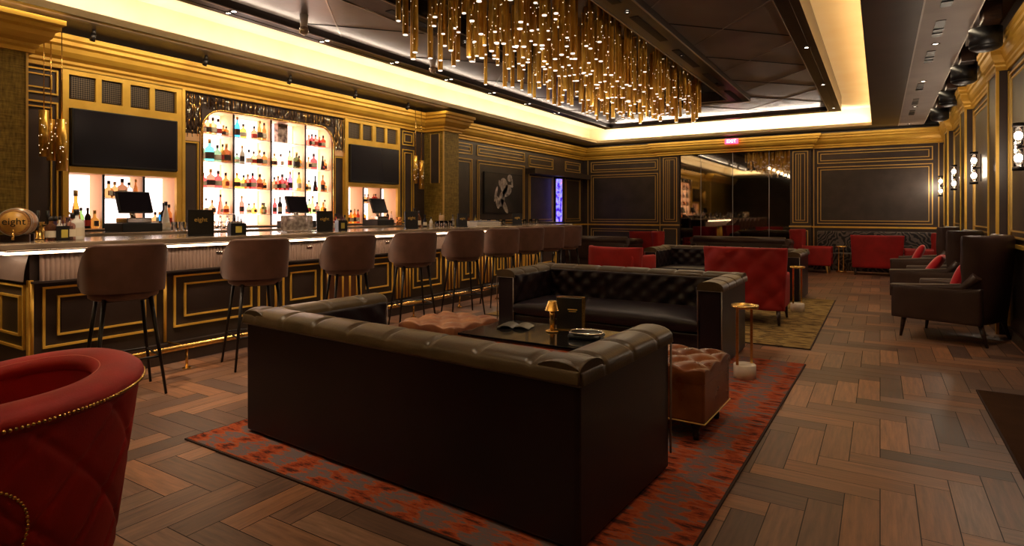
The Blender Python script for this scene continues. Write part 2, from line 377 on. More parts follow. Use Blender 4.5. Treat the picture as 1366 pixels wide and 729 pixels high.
# ------------------------------------------------------------------ ceiling
SX0, SX1 = .37, .86       # taupe strip
mb = MB()
mb.box(XL-.3,XC0,YF,YB,ZS,ZS+.05); mb.box(XC1,SX0,YF,YB,ZS,ZS+.05)
mb.box(XC0,XC1,YC1,YB,ZS,ZS+.05); mb.box(XC0,XC1,YF,YC0,ZS,ZS+.05)
struct('ceiling',mb,M['soffit'])
mb = MB(); mb.box(SX0,SX1,YF,YB-.3,ZS,ZS+.05); struct('ceiling',mb,M['soffit_grey'])
mb = MB(); mb.box(SX0-.012,SX0+.004,YF,YB-.3,ZS-.006,ZS+.002); trim(mb,mat('bright_edge_bead',(.6,.55,.5),.4,metal=.5))
mb = MB(); mb.box(SX1,XR+.2,YF,YB,ZS+.35,ZS+.45); struct('ceiling',mb,M['soffit_grey'])
mb = MB(); mb.box(SX0,XR+.2,YB-.3,YB,ZS,ZS+.1); mb.box(SX1-.01,SX1,YF,YB-.3,ZS+.05,ZS+.35); struct('ceiling',mb,M['black'])
# cove box (cream)
mb = MB()
mb.box(XC0-.45,XC1+.3,YC0-.45,YC1+.45,ZU,ZU+.06)
mb.box(XC0-.5,XC0-.42,YC0-.5,YC1+.5,ZS+.05,ZU); mb.box(XC1+.3,XC1+.38,YC0-.5,YC1+.5,ZS+.05,ZU)
mb.box(XC0-.42,XC1+.3,YC1+.42,YC1+.5,ZS+.05,ZU); mb.box(XC0-.42,XC1+.3,YC0-.5,YC0-.42,ZS+.05,ZU)
for a in ((XC0-.012,XC0+.004,YC0,YC1),(XC1-.004,XC1+.012,YC0,YC1),(XC0,XC1,YC1-.004,YC1+.012),(XC0,XC1,YC0-.012,YC0+.004)):
    mb.box(*a,ZS+.002,ZS+.075)
struct('ceiling',mb,M['cream'])
# hanging coffer frame + panels
FX0,FX1,FY0,FY1,FW = -6.19,-.71,.6,14.72,.24
ZF, ZP = 3.6, 3.69
mb = MB()
mb.box(FX0,FX0+FW,FY0,FY1,ZF,ZU); mb.box(FX1-FW,FX1,FY0,FY1,ZF,ZU)
mb.box(FX0+FW,FX1-FW,FY1-FW,FY1,ZF,ZU); mb.box(FX0+FW,FX1-FW,FY0,FY0+FW,ZF,ZU)
for a in ((FX0+.09,FX0+.10,FY0+.1,FY1-.1),(FX1-.10,FX1-.09,FY0+.1,FY1-.1)): mb.box(*a,ZF-.006,ZF)
struct('ceiling',mb,M['frame'])
RX0,RX1,RY0,RY1 = -4.72,-2.17,1.3,12.45     # chandelier surround outer
IX0,IX1,IY0,IY1 = -4.36,-2.53,3.56,12.1    # inner recess
mb = MB()
for a in ((FX0+FW,RX0+.1,FY0+FW,FY1-FW),(RX1-.1,FX1-FW,FY0+FW,FY1-FW),(RX0+.1,RX1-.1,FY0+FW,RY0+.1),(RX0+.1,RX1-.1,RY1-.1,FY1-FW)): mb.box(*a,ZP,ZP+.05)
struct('ceiling',mb,M['coffer'])
mb = MB()
for a in ((RX0,IX0,RY0,RY1),(IX1,RX1,RY0,RY1),(IX0,IX1,RY0,IY0),(IX0,IX1,IY1,RY1)): mb.box(*a,3.6,3.9,)
mb.box(IX0,IX1,IY0,IY1,3.84,3.9)
struct('ceiling',mb,M['frame'])
mb = MB()   # bright beads on the surround
for x in (RX0,RX1,IX0,IX1): mb.box(x-.008,x+.008,(RY0 if x in(RX0,RX1) else IY0),(RY1 if x in (RX0,RX1) else IY1),3.588,3.602)
for y,a,b_ in ((RY1,RX0,RX1),(IY1,IX0,IX1),(RY0,RX0,RX1)): mb.box(a,b_,y-.008,y+.008,3.588,3.602)
for a in ((FX0+FW,FY0+FW,FY1-FW),(FX1-FW,FY0+FW,FY1-FW)): mb.box(a[0]-.006,a[0]+.006,a[1],a[2],3.592,3.604)
trim(mb,M['seam'])
mb = MB()   # dark slots in the surround
for k in range(7):
    y = 1.6+k*1.6
    for x in (-2.35,-4.54): mb.box(x-.05,x+.05,y,y+1.1,3.594,3.6)
trim(mb,M['seam_dark'])
def seam(mb, p, q, w, z):
    a,b_ = Vector((*p,0)),Vector((*q,0)); d=(b_-a); L_=d.length; ang=math.atan2(d.y,d.x)
    mb.box(0,L_,-w/2,w/2,z-.006,z, M=Matrix.Translation((p[0],p[1],0))@Matrix.Rotation(ang,4,'Z'))
def clipseg(p,q,x0,x1,y0,y1):
    t0,t1=0,1; dx,dy=q[0]-p[0],q[1]-p[1]
    for pp,qq in ((-dx,p[0]-x0),(dx,x1-p[0]),(-dy,p[1]-y0),(dy,y1-p[1])):
        if pp==0:
            if qq<0: return None
        else:
            r_=qq/pp
            if pp<0: t0=max(t0,r_)
            else: t1=min(t1,r_)
    if t0>=t1: return None
    return (p[0]+dx*t0,p[1]+dy*t0),(p[0]+dx*t1,p[1]+dy*t1)
mbl, mbd = MB(), MB()
bx = (FX0+FW,FX1-FW,FY0+FW,FY1-FW)
for k in range(-8,14):
    y = 7.1+1.8*k
    for (p,q,tgt) in (((-2.2-4.2,y-4.2*1.1),(-2.2+1.3,y+1.3*1.1),mbd),((-2.2-4.2,y+1.2+4.2*1.15),(-2.2+1.3,y+1.2-1.3*1.15),mbl)):
        for reg in ((bx[0],RX0,bx[2],bx[3]),(RX1,bx[1],bx[2],bx[3]),(RX0,RX1,bx[2],RY0),(RX0,RX1,RY1,bx[3])):
            s_ = clipseg(p,q,*reg)
            if s_: seam(tgt,*s_,.018,ZP)
trim(mbl,M['seam']); trim(mbd,M['seam_dark'])

# ------------------------------------------------------------------ cornice
def cornice(pts, sc=1.0):
    """classical stepped profile swept along wall line pts (list of (x,y)); room side given by left normal"""
    prof = [(0,3.03),(.05,3.03),(.05,3.07),(.08,3.09),(.08,3.12),(.13,3.15),(.17,3.20),(.18,3.25),(.22,3.27),(.22,3.31),(.25,3.33),(.25,3.38),(0,3.38)]
    mb = MB(); rings=[]
    n = len(pts)
    for i,p in enumerate(pts):
        p = Vector(p)
        d0 = (p-Vector(pts[i-1])).normalized() if i>0 else None
        d1 = (Vector(pts[i+1])-p).normalized() if i<n-1 else None
        if d0 is None: d0=d1
        if d1 is None: d1=d0
        n0,n1 = Vector((d0.y,-d0.x)),Vector((d1.y,-d1.x))
        m_ = (n0+n1); m_ = m_/ (m_.dot(n0)) if abs(m_.dot(n0))>1e-6 else n0
        rings.append([mb.bm.verts.new((p.x+m_.x*o*sc, p.y+m_.y*o*sc, z)) for o,z in prof])
    for A,B in zip(rings,rings[1:]):
        for k in range(len(prof)-1): mb.bm.faces.new((A[k],A[k+1],B[k+1],B[k]))
    mb.bm.faces.new(rings[0]); mb.bm.faces.new(rings[-1][::-1])
    return trim(mb,M['cornice'])
PLX = -7.4
# left pillar, left wall, right pillar, far left wall, back wall (with pilaster steps), right wall (with pilaster steps)
line = [(PLX,YF+.01),(PLX,2.57),(XL,2.57),(XL,9.39),(PLX,9.39),(PLX,9.89),(XL,9.89),(XL,YB)]
line += [(-5.42,YB),(-5.42,YB-.16),(-1.5,YB-.16),(-1.5,YB),(XR,YB)]
PIL = [15.0,12.1,9.1,6.1,3.1,.1]
cornice(line)
line=[(XR,YB-.01)]
prev = []
for y in PIL: prev += [(XR,y+.34),(XR-.10,y+.34),(XR-.10,y-.34),(XR,y-.34)]
line += prev + [(XR,YF+.01)]
cornice(line,.42)
# pillars
mb = MB(); mb.box(XL,PLX,YF,2.57,0,3.44); struct('wall_pillar_near',mb,M['pillar'])
mb = MB(); mb.box(XL,PLX,9.39,9.89,0,3.44); struct('wall_pillar_far',mb,M['pillar'])
mb = MB(); mb.box(-7.72,-7.50,9.372,9.388,2.0,2.98); trim(mb,M['wall_in'])
mb = MB(); mb.box(-7.415,-7.39,9.375,9.40,0,3.03); mb.box(-7.72-.012,-7.71,9.37,9.39,1.99,2.99); mb.box(-7.51,-7.495,9.37,9.39,1.99,2.99); mb.box(PLX-.01,PLX+.01,2.56,2.58,0,3.03); trim(mb,M['gold_thin'])
# panel mouldings
def mould(mb, plane, c, a0,a1,z0,z1, w=.022, d=.02):
    """rectangular gold moulding on wall plane; plane: 'L' (x=c facing +x) 'B' (y=c facing -y) 'R' (x=c facing -x)"""
    for (p0,p1,q0,q1) in ((a0,a1,z0,z0+w),(a0,a1,z1-w,z1),(a0,a0+w,z0+w,z1-w),(a1-w,a1,z0+w,z1-w)):
        if plane=='L': mb.box(c,c+d,p0,p1,q0,q1)
        elif plane=='R': mb.box(c-d,c,p0,p1,q0,q1)
        else: mb.box(p0,p1,c-d,c,q0,q1)
def wallpanel(plane,c,a0,a1,zs,inner=True,w=.02):
    mb = MB(); mi = MB(); any_=False
    for z0,z1 in zs:
        mould(mb,plane,c,a0,a1,z0,z1,w); g=.07
        if a1-a0>.3 and z1-z0>.22: mould(mb,plane,c,a0+g,a1-g,z0+g,z1-g,w*.8)
        if inner and z1-z0>.5:
            g=.09; any_=True
            if plane=='L': mi.box(c,c+.006,a0+g,a1-g,z0+g,z1-g)
            elif plane=='R': mi.box(c-.006,c,a0+g,a1-g,z0+g,z1-g)
            else: mi.box(a0+g,a1-g,c-.006,c,z0+g,z1-g)
    trim(mb,M['gold_thin'])
    if any_: trim(mi,M['wall_in'])
    else: mi.bm.free()
Z2 = ((1.12,2.56),(2.64,2.96)); ZL = ((.16,.92),)
wallpanel('B',YB,-7.62,-5.5,Z2); wallpanel('B',YB,-7.62,-5.5,ZL)
wallpanel('B',YB,-1.36,1.05,Z2); wallpanel('B',YB,-1.36,1.05,ZL)
for a0,a1 in ((-5.34,-4.88),(-1.95,-1.53)):          # pilasters beside the mirror
    mb=MB(); mb.box(a0-.03,a1+.03,YB-.12,YB,0,3.05); trim(mb,M['wall'])
    mb=MB(); mould(mb,'B',YB-.12,a0+.03,a1-.03,1.14,2.98,.018); mould(mb,'B',YB-.12,a0+.1,a1-.1,1.2,2.92,.014); mould(mb,'B',YB-.12,a0+.03,a1-.03,.16,.95,.018)
    for t_ in (.16,.21): mb.box(a0+t_,a0+t_+.012,YB-.135,YB-.12,1.22,2.9)
    mb.box(a0-.05,a1+.05,YB-.145,YB-.12,1.03,1.07); trim(mb,M['gold_thin'])
mb=MB()
for a0,a1 in ((XL,-5.38),(-1.48,XR)): mb.box(a0,a1,YB-.03,YB,1.02,1.06)
mb.box(XL,XL+.03,9.89,YB,1.02,1.06); mb.box(XR-.03,XR,YF,YB,1.02,1.06); trim(mb,M['gold'])
mb=MB()
for x in (-7.72,-5.44,-1.44,1.16): mb.box(x-.01,x+.01,YB-.02,YB,.1,3.02)
trim(mb,M['gold_thin'])
# left far wall panels
for a0,a1 in ((9.98,11.05),(11.25,13.4),(13.62,15.0),(15.75,16.8)):
    wallpanel('L',XL,a0,a1,((1.14,2.45) if a0>12 else (1.14,2.62),(2.72,2.96) if a0<12 else (2.62,2.92)))
mb=MB(); mb.box(XL,XL+.3,13.45,16.95,2.42,2.56); trim(mb,M['soffit'])
# right wall pilasters + panels
for y in PIL:
    mb=MB(); mb.box(XR-.1,XR,y-.32,y+.32,0,3.05); trim(mb,M['wall'])
    mb=MB()
    for s_ in (-1,1):
        mb.box(XR-.115,XR-.085,y+s_*.31-.02,y+s_*.31+.02,0,3.03); mb.box(XR-.02,XR,y+s_*.42-.015,y+s_*.42+.015,.1,3.0)
    trim(mb,M['gold'])
for a,b_ in zip(PIL,PIL[1:]): wallpanel('R',XR,b_+.5,a-.5,((1.12,2.96),))
wallpanel('R',XR,15.9,16.8,((1.12,2.96),))
# skirtings
mb=MB(); mb.box(XL,XR,YB-.025,YB,0,.12); struct('baseboard_back',mb,M['wood_dark'])
mb=MB(); mb.box(XR-.025,XR,YF,YB,0,.12); struct('baseboard_right',mb,M['wood_dark'])
mb=MB(); mb.box(XL,XL+.025,9.89,YB,0,.12); struct('baseboard_left',mb,M['wood_dark'])

# mirror on back wall
t_=thing('smoked_wall_mirror','tall smoked mirror wall in four panes between two gold-lined pilasters','mirror',(-3.4,YB-.02,0))
for a,b_ in ((-4.83,-4.27),(-4.26,-3.42),(-3.41,-2.5),(-2.49,-1.99)):
    mb=MB(); mb.box(a+3.4,b_+3.4,-.012,0,.15,3.05); mb.build('mirror_pane',M['mirror'],t_)
for x in (-4.265,-3.415,-2.495):
    mb=MB(); mb.box(x+3.4-.006,x+3.4+.006,-.018,-.012,.15,3.05); mb.build('seam_strip',mat('steel_strip',(.4,.38,.42),.3,metal=.8),t_)

# ------------------------------------------------------------------ back bar
def niche(name,label,y0,y1,z0,z1,divs,shelves,arch=False):
    t_=thing(name,label,'shelf unit',(XL,(y0+y1)/2,0)); c=(y0+y1)/2
    mb=MB(); mb.box(-.36,-.34,y0-c,y1-c,z0,z1); mb.build('lit_back_panel',M['niche'],t_)
    mb=MB()
    mb.box(-.34,-.002,y0-c,y0-c+.015,z0,z1); mb.box(-.34,-.002,y1-c-.015,y1-c,z0,z1); mb.box(-.34,-.002,y0-c+.015,y1-c-.015,z1-.015,z1); mb.box(-.34,-.002,y0-c+.015,y1-c-.015,z0,z0+.012)
    mb.build('lining',M['niche_side'],t_)
    for d in divs:
        mb=MB(); mb.box(-.34,-.02,d-c-.008,d-c+.008,z0+.012,z1-.015,mi=0); mb.box(-.02,-.004,d-c-.012,d-c+.012,z0+.012,z1-.015,mi=1); mb.build('divider',[M['niche_side'],M['black_metal']],t_)
    ds=[y0+.015]+list(divs)+[y1-.015]
    for z,bays in shelves:
        for k in bays:
            mb=MB(); mb.box(-.33,-.03,ds[k]-c+.01,ds[k+1]-c-.01,z-.012,z); mb.build('shelf_board',M['shelfglass'],t_)
    if arch:
        r_=.30
        for s_ in (0,1):
            pts=[]; mb=MB()
            cy=(y0+r_) if s_==0 else (y1-r_); sg=-1 if s_==0 else 1
            pts=[(cy-c+sg*r_, z1-r_)]+[(cy-c+sg*r_*cos(a), z1-r_+r_*sin(a)) for a in [pi/2*k/10 for k in range(1,11)]]+[(cy-c+sg*r_, z1)]
            if s_==1: pts.reverse()
            mb.prism([(p[0],p[1]) for p in pts], M=Matrix(((0,0,1,.0),(1,0,0,0),(0,1,0,0),(0,0,0,1))), h=.035)
            mb.build('corner_spandrel',M['wall'],t_)
        pts=[(.045,y0-c,z0)]+[(.045,y0-c,z1-r_)]+[(.045,y0-c+r_-r_*cos(a),z1-r_+r_*sin(a)) for a in [pi/2*k/10 for k in range(1,11)]]
        pts+=[(.045,y1-c-r_+r_*sin(a),z1-r_+r_*cos(a)) for a in [pi/2*k/10 for k in range(0,11)]]+[(.045,y1-c,z0)]
        mb=MB(); mb.tube(pts,.016); mb.build('arched_frame',M['brass'],t_)
    return t_
M['shelfglass']=mat('frosted_glass_shelf',(.95,.85,.78),.25,trans=.5,ior=1.1)
ZSH=[2.50,2.12,1.755,1.38]
niche('arched_bottle_display','large backlit bottle display with rounded top corners between the two screens',4.69,6.99,1.2,2.83,(5.19,5.81,6.45),[(z,(0,1,2,3)) for z in ZSH],True)
niche('bottle_niche','backlit bottle niche below the screen nearest the oak barrel',3.08,4.38,1.2,1.87,(3.50,3.96),[(1.58,(1,))])
niche('bottle_niche','backlit bottle niche below the screen next to the far pillar',7.27,8.59,1.2,1.87,(7.72,8.16),[(1.58,(1,))])
# TV bays
def tvbay(y0,y1,where):
    t_=thing('screen_surround','gold cabinet surround with four lattice windows over %s'%where,'cabinet',(XL,(y0+y1)/2,0)); h=(y1-y0)/2
    mb=MB()
    mb.box(0,.05,-h-.02,-h+.04,1.2,3.04); mb.box(0,.05,h-.04,h+.03,1.2,3.04)
    mb.box(0,.05,-h+.04,h-.04,2.60,2.70); mb.box(0,.05,-h+.04,h-.04,2.98,3.04); mb.box(0,.06,-h+.04,h-.04,1.86,1.93)
    q=(2*h-.08)/4
    for k in (1,2,3): mb.box(0,.05,-h+.04+q*k-(.045 if k==2 else .03),-h+.04+q*k+(.045 if k==2 else .03),2.70,2.98)
    mb.build('gold_frame',M['gold'],t_)
    for k in range(4):
        mb=MB(); mb.box(.005,.02,-h+.04+q*k+.03,-h+.04+q*(k+1)-.03,2.72,2.965); mb.build('lattice_window',M['lattice'],t_)
    v=thing('television','black flat television in a gold surround %s'%where,'television',(XL+.06,(y0+y1)/2,0))
    mb=MB(); mb.box(-.05,.035,-h+.05,h-.05,1.94,2.595,r=.006); mb.build('casing',M['black'],v)
    mb=MB(); mb.box(.035,.039,-h+.07,h-.07,1.965,2.58); mb.build('screen',M['screen'],v)
tvbay(3.08,4.38,'nearest the oak barrel'); tvbay(7.27,8.59,'next to the far pillar')
# dark side panels between TV bays and arch
mb=MB()
for a,b_ in ((4.45,4.66),(7.03,7.24)): mould(mb,'L',XL,a,b_,1.25,2.36,.02)
for y in (4.43,7.25): mb.box(XL,XL+.06,y-.02,y+.02,1.2,3.04)
trim(mb,M['gold'])
mb=MB()
for a,b_ in ((4.45,4.67),(7.02,7.24)): mb.box(XL,XL+.015,a,b_,2.37,2.47)
trim(mb,M['niche_side'])
# bead/rod curtain
mb=MB(); rnd=random.Random(5)
def rods(y0,y1,zb,step):
    y=y0
    while y<y1:
        z=3.0; x=XL+.02+rnd.uniform(0,.03); zb_=zb+rnd.uniform(-.05,.05)
        while z>zb_:
            l=rnd.uniform(.05,.16); z1_=max(z-l,zb_)
            mb.cyl((x,y,z1_+.006),(x,y,z),.006,n=5,mi=rnd.choice((0,0,1,2)))
            z=z1_
        y+=step*rnd.uniform(.7,1.3)
rods(4.47,4.68,2.46,.02); rods(7.01,7.23,2.46,.02); rods(4.69,6.99,2.86,.02)
tag(mb.build('hanging_rod_curtain',[mat('dark_bronze_bead',(.08,.04,.02),.3,metal=.8),M['brass'],M['chrome']]),'fringe of short bronze rods hanging above and beside the arched display','curtain',kind='stuff')
# trim panels with boxes at both ends of back bar
for a,b_ in ((2.60,3.03),(8.72,9.06)):
    mb=MB(); mould(mb,'L',XL,a,b_,2.72,3.0,.018); mould(mb,'L',XL,a+.06,b_-.06,2.78,2.94,.014)
    mould(mb,'L',XL,a,b_,1.2,2.64,.018); mould(mb,'L',XL,a+.06,b_-.06,1.26,2.58,.014); trim(mb,M['gold'])
# back counter
t_=thing('back_bar_counter','long back counter with stone top under the lit bottle displays','counter',(-7.5,6,0))
mb=MB(); mb.box(-.385,.33,-3.4,3.35,0,1.12); mb.build('cabinet_body',M['bar'],t_)
mb=MB(); mb.box(-.385,.38,-3.4,3.36,1.12,1.18,r=.008); mb.build('stone_top',M['stone'],t_)
# perforated cylinder sconces
def cyl_cluster(loc, label):
    t_=thing('pendant_cluster',label,'lamp',loc,0,None)
    for (dx,dy,z0,z1,r_) in ((.05,-.06,2.0,2.50,.045),(-.02,.03,1.97,2.42,.04),(.06,.10,1.86,2.42,.05)):
        mb=MB(); mb.cyl((dx,dy,z0),(dx,dy,z1),r_,n=16)
        o=mb.build('perforated_cylinder',M['tube'],t_)
        mb=MB(); rn=random.Random(int(z0*100))
        for k in range(11):
            a=rn.uniform(-1.6,1.2); z=rn.uniform(z0+.03,z1-.03)
            mb.sphere((dx+r_*cos(a),dy+r_*sin(a),z),.004,5,4)
        mb.build('light_hole',M['tubehole'],o)
        mb=MB(); mb.cyl((dx,dy,z1),(dx,dy,3.43),.005,n=6); mb.build('suspension_rod',M['brass'],o)
cyl_cluster((XL+.22,2.86,0),'three perforated brass cylinders hanging beside the barrel-end screen')
cyl_cluster((XL+.22,8.87,0),'three perforated brass cylinders hanging beside the far pillar')
# ------------------------------------------------------------------ bar
YB0,YB1 = 1.98,11.0
bar=thing('bar','long dark panelled bar with stone counter gold mouldings and brass foot rail','bar',(-5.6,6.5,0))
ox,oy=-5.6,6.5
mb=MB(); mb.box(-6.35-ox,-5.65-ox,YB0-oy,YB1-oy,.0,1.10); mb.build('bar_body',M['bar'],bar)
mb=MB(); mb.box(-6.40-ox,-5.40-ox,YB0-.28-oy,YB1+.15-oy,1.12,1.17,r=.01,seg=3); mb.build('counter_top',M['stone'],bar)
mb=MB(); mb.box(-6.38-ox,-5.47-ox,YB0-.2-oy,YB1+.1-oy,1.085,1.12); mb.build('counter_apron',M['bar'],bar)
mb=MB(); mb.box(-5.475-ox,-5.462-ox,YB0-.2-oy,YB1+.1-oy,1.085,1.105); mb.box(-6.2-ox,-5.475-ox,YB0-.212-oy,YB0-.2-oy,1.085,1.105); 
mb.build('led_strip',M['led'],bar)
# fluted upper band (concave-convex ribs)
mb=MB(); n=int((YB1-YB0-.1)/.034)
for k in range(n):
    y=YB0+.05+k*.034-oy
    mb.grid(lambda u,v,y=y:( -5.612-ox+.012*sin(pi*u)-.03*max(0,v-.8)/.2, y+.034*u, .86+.235*v),6,5)
mb.build('fluted_band',M['flute'],bar)
mb=MB(); mb.box(-5.65-ox,-5.585-ox,YB0-oy,YB1-oy,.845,.862); mb.build('band_ledge',M['bar'],bar)
# plain curved end band
mb=MB(); mb.grid(lambda u,v:(-6.35-ox+.7*u, YB0-oy-.04*cos(v*pi/2), .86+.235*v),4,5); mb.build('end_band',M['flute'],bar)
# panels: outer/inner mouldings
def rectm(mb,y0,y1,z0,z1,w=.018,d=.018,x=-5.65):
    mould(mb,'L',x-ox,y0-oy,y1-oy,z0,z1,w,d)
pan=[(2.06,2.93)]+[(3.09,4.0)]+[(4.29,4.84),(5.45,6.05),(6.45,7.1),(7.62,8.0),(8.55,8.86),(9.42,9.68),(10.05,10.85)]
for a,b_ in pan:
    mb=MB(); rectm(mb,a,b_,.32,.81); rectm(mb,a+.1,b_-.09,.41,.73,.016); mb.build('gold_panel_moulding',M['gold'],bar)
    mb=MB(); mb.box(-5.65-ox,-5.645-ox,a+.13-oy,b_-.12-oy,.43,.71); mb.build('inset_panel',M['bar_inner'],bar)
for yc in (1.99,3.01,4.1,4.2): 
    mb=MB(); mb.cyl((-5.64-ox,yc-oy,.2),(-5.64-ox,yc-oy,.86),.014,n=8); mb.build('gold_bead',M['gold'],bar)
for a,b_ in ((4.9,5.40),(6.1,6.40),(7.18,7.55),(8.06,8.48),(8.92,9.36),(9.74,9.98)):
    t2=MB(); t2.box(-5.65-ox,-5.635-ox,a-oy,b_-oy,.22,.84); pl=t2.build('fluted_pilaster',mat('russet_lacquer',(.10,.035,.015),.35),bar)
    k=5
    mb=MB()
    for q in range(k):
        y=a+.02+(b_-a-.04)*q/(k-1); mb.cyl((-5.63-ox,y-oy,.22),(-5.63-ox,y-oy,.84),.013,n=8)
    mb.build('gold_flutes',M['gold'],pl)
mb=MB(); mb.box(-6.3-ox,-5.60-ox,YB0-.02-oy,YB1-oy,0,.16); mb.build('plinth',M['bar_inner'],bar)
mb=MB(); mb.box(-5.65-ox,-5.59-ox,YB0-oy,YB1-oy,.16,.19); mb.box(-5.6-ox,-5.594-ox,YB0-oy,YB1-oy,.11,.12); mb.build('plinth_ledge',M['bar'],bar)
# end face mouldings (facing -y)
mb=MB()
mould(mb,'B',YB0-oy,-6.3-ox,-5.72-ox,.32,.83,.018); mould(mb,'B',YB0-oy,-6.2-ox,-5.80-ox,.42,.74,.016); mb.build('gold_panel_moulding',M['gold'],bar)
mb=MB(); mb.box(-5.68-ox,-5.635-ox,YB0-.012-oy,YB0+.02-oy,.05,.87); mb.build('gold_corner_post',M['gold'],bar)
# foot rail
mb=MB(); mb.tube([(-5.30-ox,YB0-.12-oy,.20),(-5.30-ox,YB1+.05-oy,.20)],.024,12); fr=mb.build('foot_rail',M['brass'],bar)
k=0
y=2.0
while y<YB1:
    mb=MB(); mb.cyl((-5.30-ox,y-oy,.0),(-5.30-ox,y-oy,.18),.012,n=8); mb.cyl((-5.30-ox,y-oy,0),(-5.30-ox,y-oy,.012),.035,n=12); mb.tube([(-5.30-ox,y-oy,.2),(-5.6-ox,y-oy,.2)],.01,6)
    mb.build('rail_bracket',M['brass'],fr); y+=1.02
# outlets on fluted band
for yy in (1.6,3.52,4.62,5.9):
    if yy<2: continue
    mb=MB(); mb.box(-5.605-ox,-5.595-ox,yy-.035-oy,yy+.035-oy,.985,1.015,r=.003); mb.build('socket_plate',M['chrome'],bar)
# lattice top gallery on counter? none
# ------------------------------------------------------------------ stools
def make_stool():
    s=thing('bar_stool','x','bar stool')
    # local: front is -x side (towards bar), backrest at +x
    def shell(u,v,off):
        a=(u-.5)*2*R(104)                 # angle around, 0 = back (+x)
        e=abs(u-.5)*2
        top=.30*(1-(max(0,e-.30)/.70)**3.2)+.05
        rr=1+.08*v
        z=.80+top*v
        rx,ry=(.215+off)*rr,(.243+off)*rr
        # round the top corners
        ca,sa=cos(a),sin(a)
        return (rx*math.copysign(abs(ca)**.62,ca)-.02, ry*math.copysign(abs(sa)**.72,sa), z)
    mb=MB(); nu,nv=28,8
    A=mb.grid(lambda u,v:shell(u,v,.022),nu,nv); B=mb.grid(lambda u,v:shell(u,v*.99,-.018),nu,nv)
    for i in range(nu):
        mb.bm.faces.new((A[i][nv],A[i+1][nv],B[i+1][nv],B[i][nv])); mb.bm.faces.new((A[i][0],B[i][0],B[i+1][0],A[i+1][0]))
    for i in (0,nu):
        for j in range(nv): mb.bm.faces.new((A[i][j],A[i][j+1],B[i][j+1],B[i][j]))
    mb.build('backrest',M['stool'],s,smooth='auto')
    mb=MB(); mb.tube([shell(k/28,1,.002) for k in range(29)],.021,8); mb.build('rolled_edge',M['stool'],s)
    mb=MB(); mb.lathe([(0,.74),(.19,.74),(.215,.76),(.22,.80),(.20,.83),(.14,.845),(0,.848)],(-.02,0,0),24,sy=1.08); mb.build('seat',M['stool'],s)
    ft={}
    for sx in (-1,1):
        for sy in (-1,1):
            p0=Vector((-.02+sx*.14,sy*.15,.76)); p1=Vector((-.02+sx*.23,sy*.235,0))
            mb=MB(); mb.cyl(p0,p1,.017,.010,n=8); mb.build('leg',M['black_metal'],s)
            ft[(sx,sy)]=p0.lerp(p1,.62)
    mb=MB(); mb.tube([ft[(-1,-1)],ft[(1,-1)],ft[(1,1)],ft[(-1,1)]],.009,6,closed=True); mb.build('footrest',M['black_metal'],s)
    mb=MB(); mb.tube([(-.16,-.16,.74),(.12,-.16,.74),(.12,.16,.74),(-.16,.16,.74)],.010,6,closed=True); mb.build('seat_frame',M['black_metal'],s)
    return s
stool=make_stool()
STY=[2.34,3.46,4.55,5.60,6.64,7.58,8.36,9.10,9.80]
ordn=['first','second','third','fourth','fifth','sixth','seventh','eighth','ninth']
for k,y in enumerate(STY):
    o=stool if k==0 else copy_tree(stool)
    o.location=((-4.96,-4.93)[k] if k<2 else -4.89,y+.0,0); o.rotation_euler=(0,0,R([-14,-19,-27,-31,-33,-36,-37,-39,-36][k]))
    o['label']='brown leather bar stool with black legs, %s along the bar from the barrel end'%ordn[k]
    o['group']='bar stools along the bar'

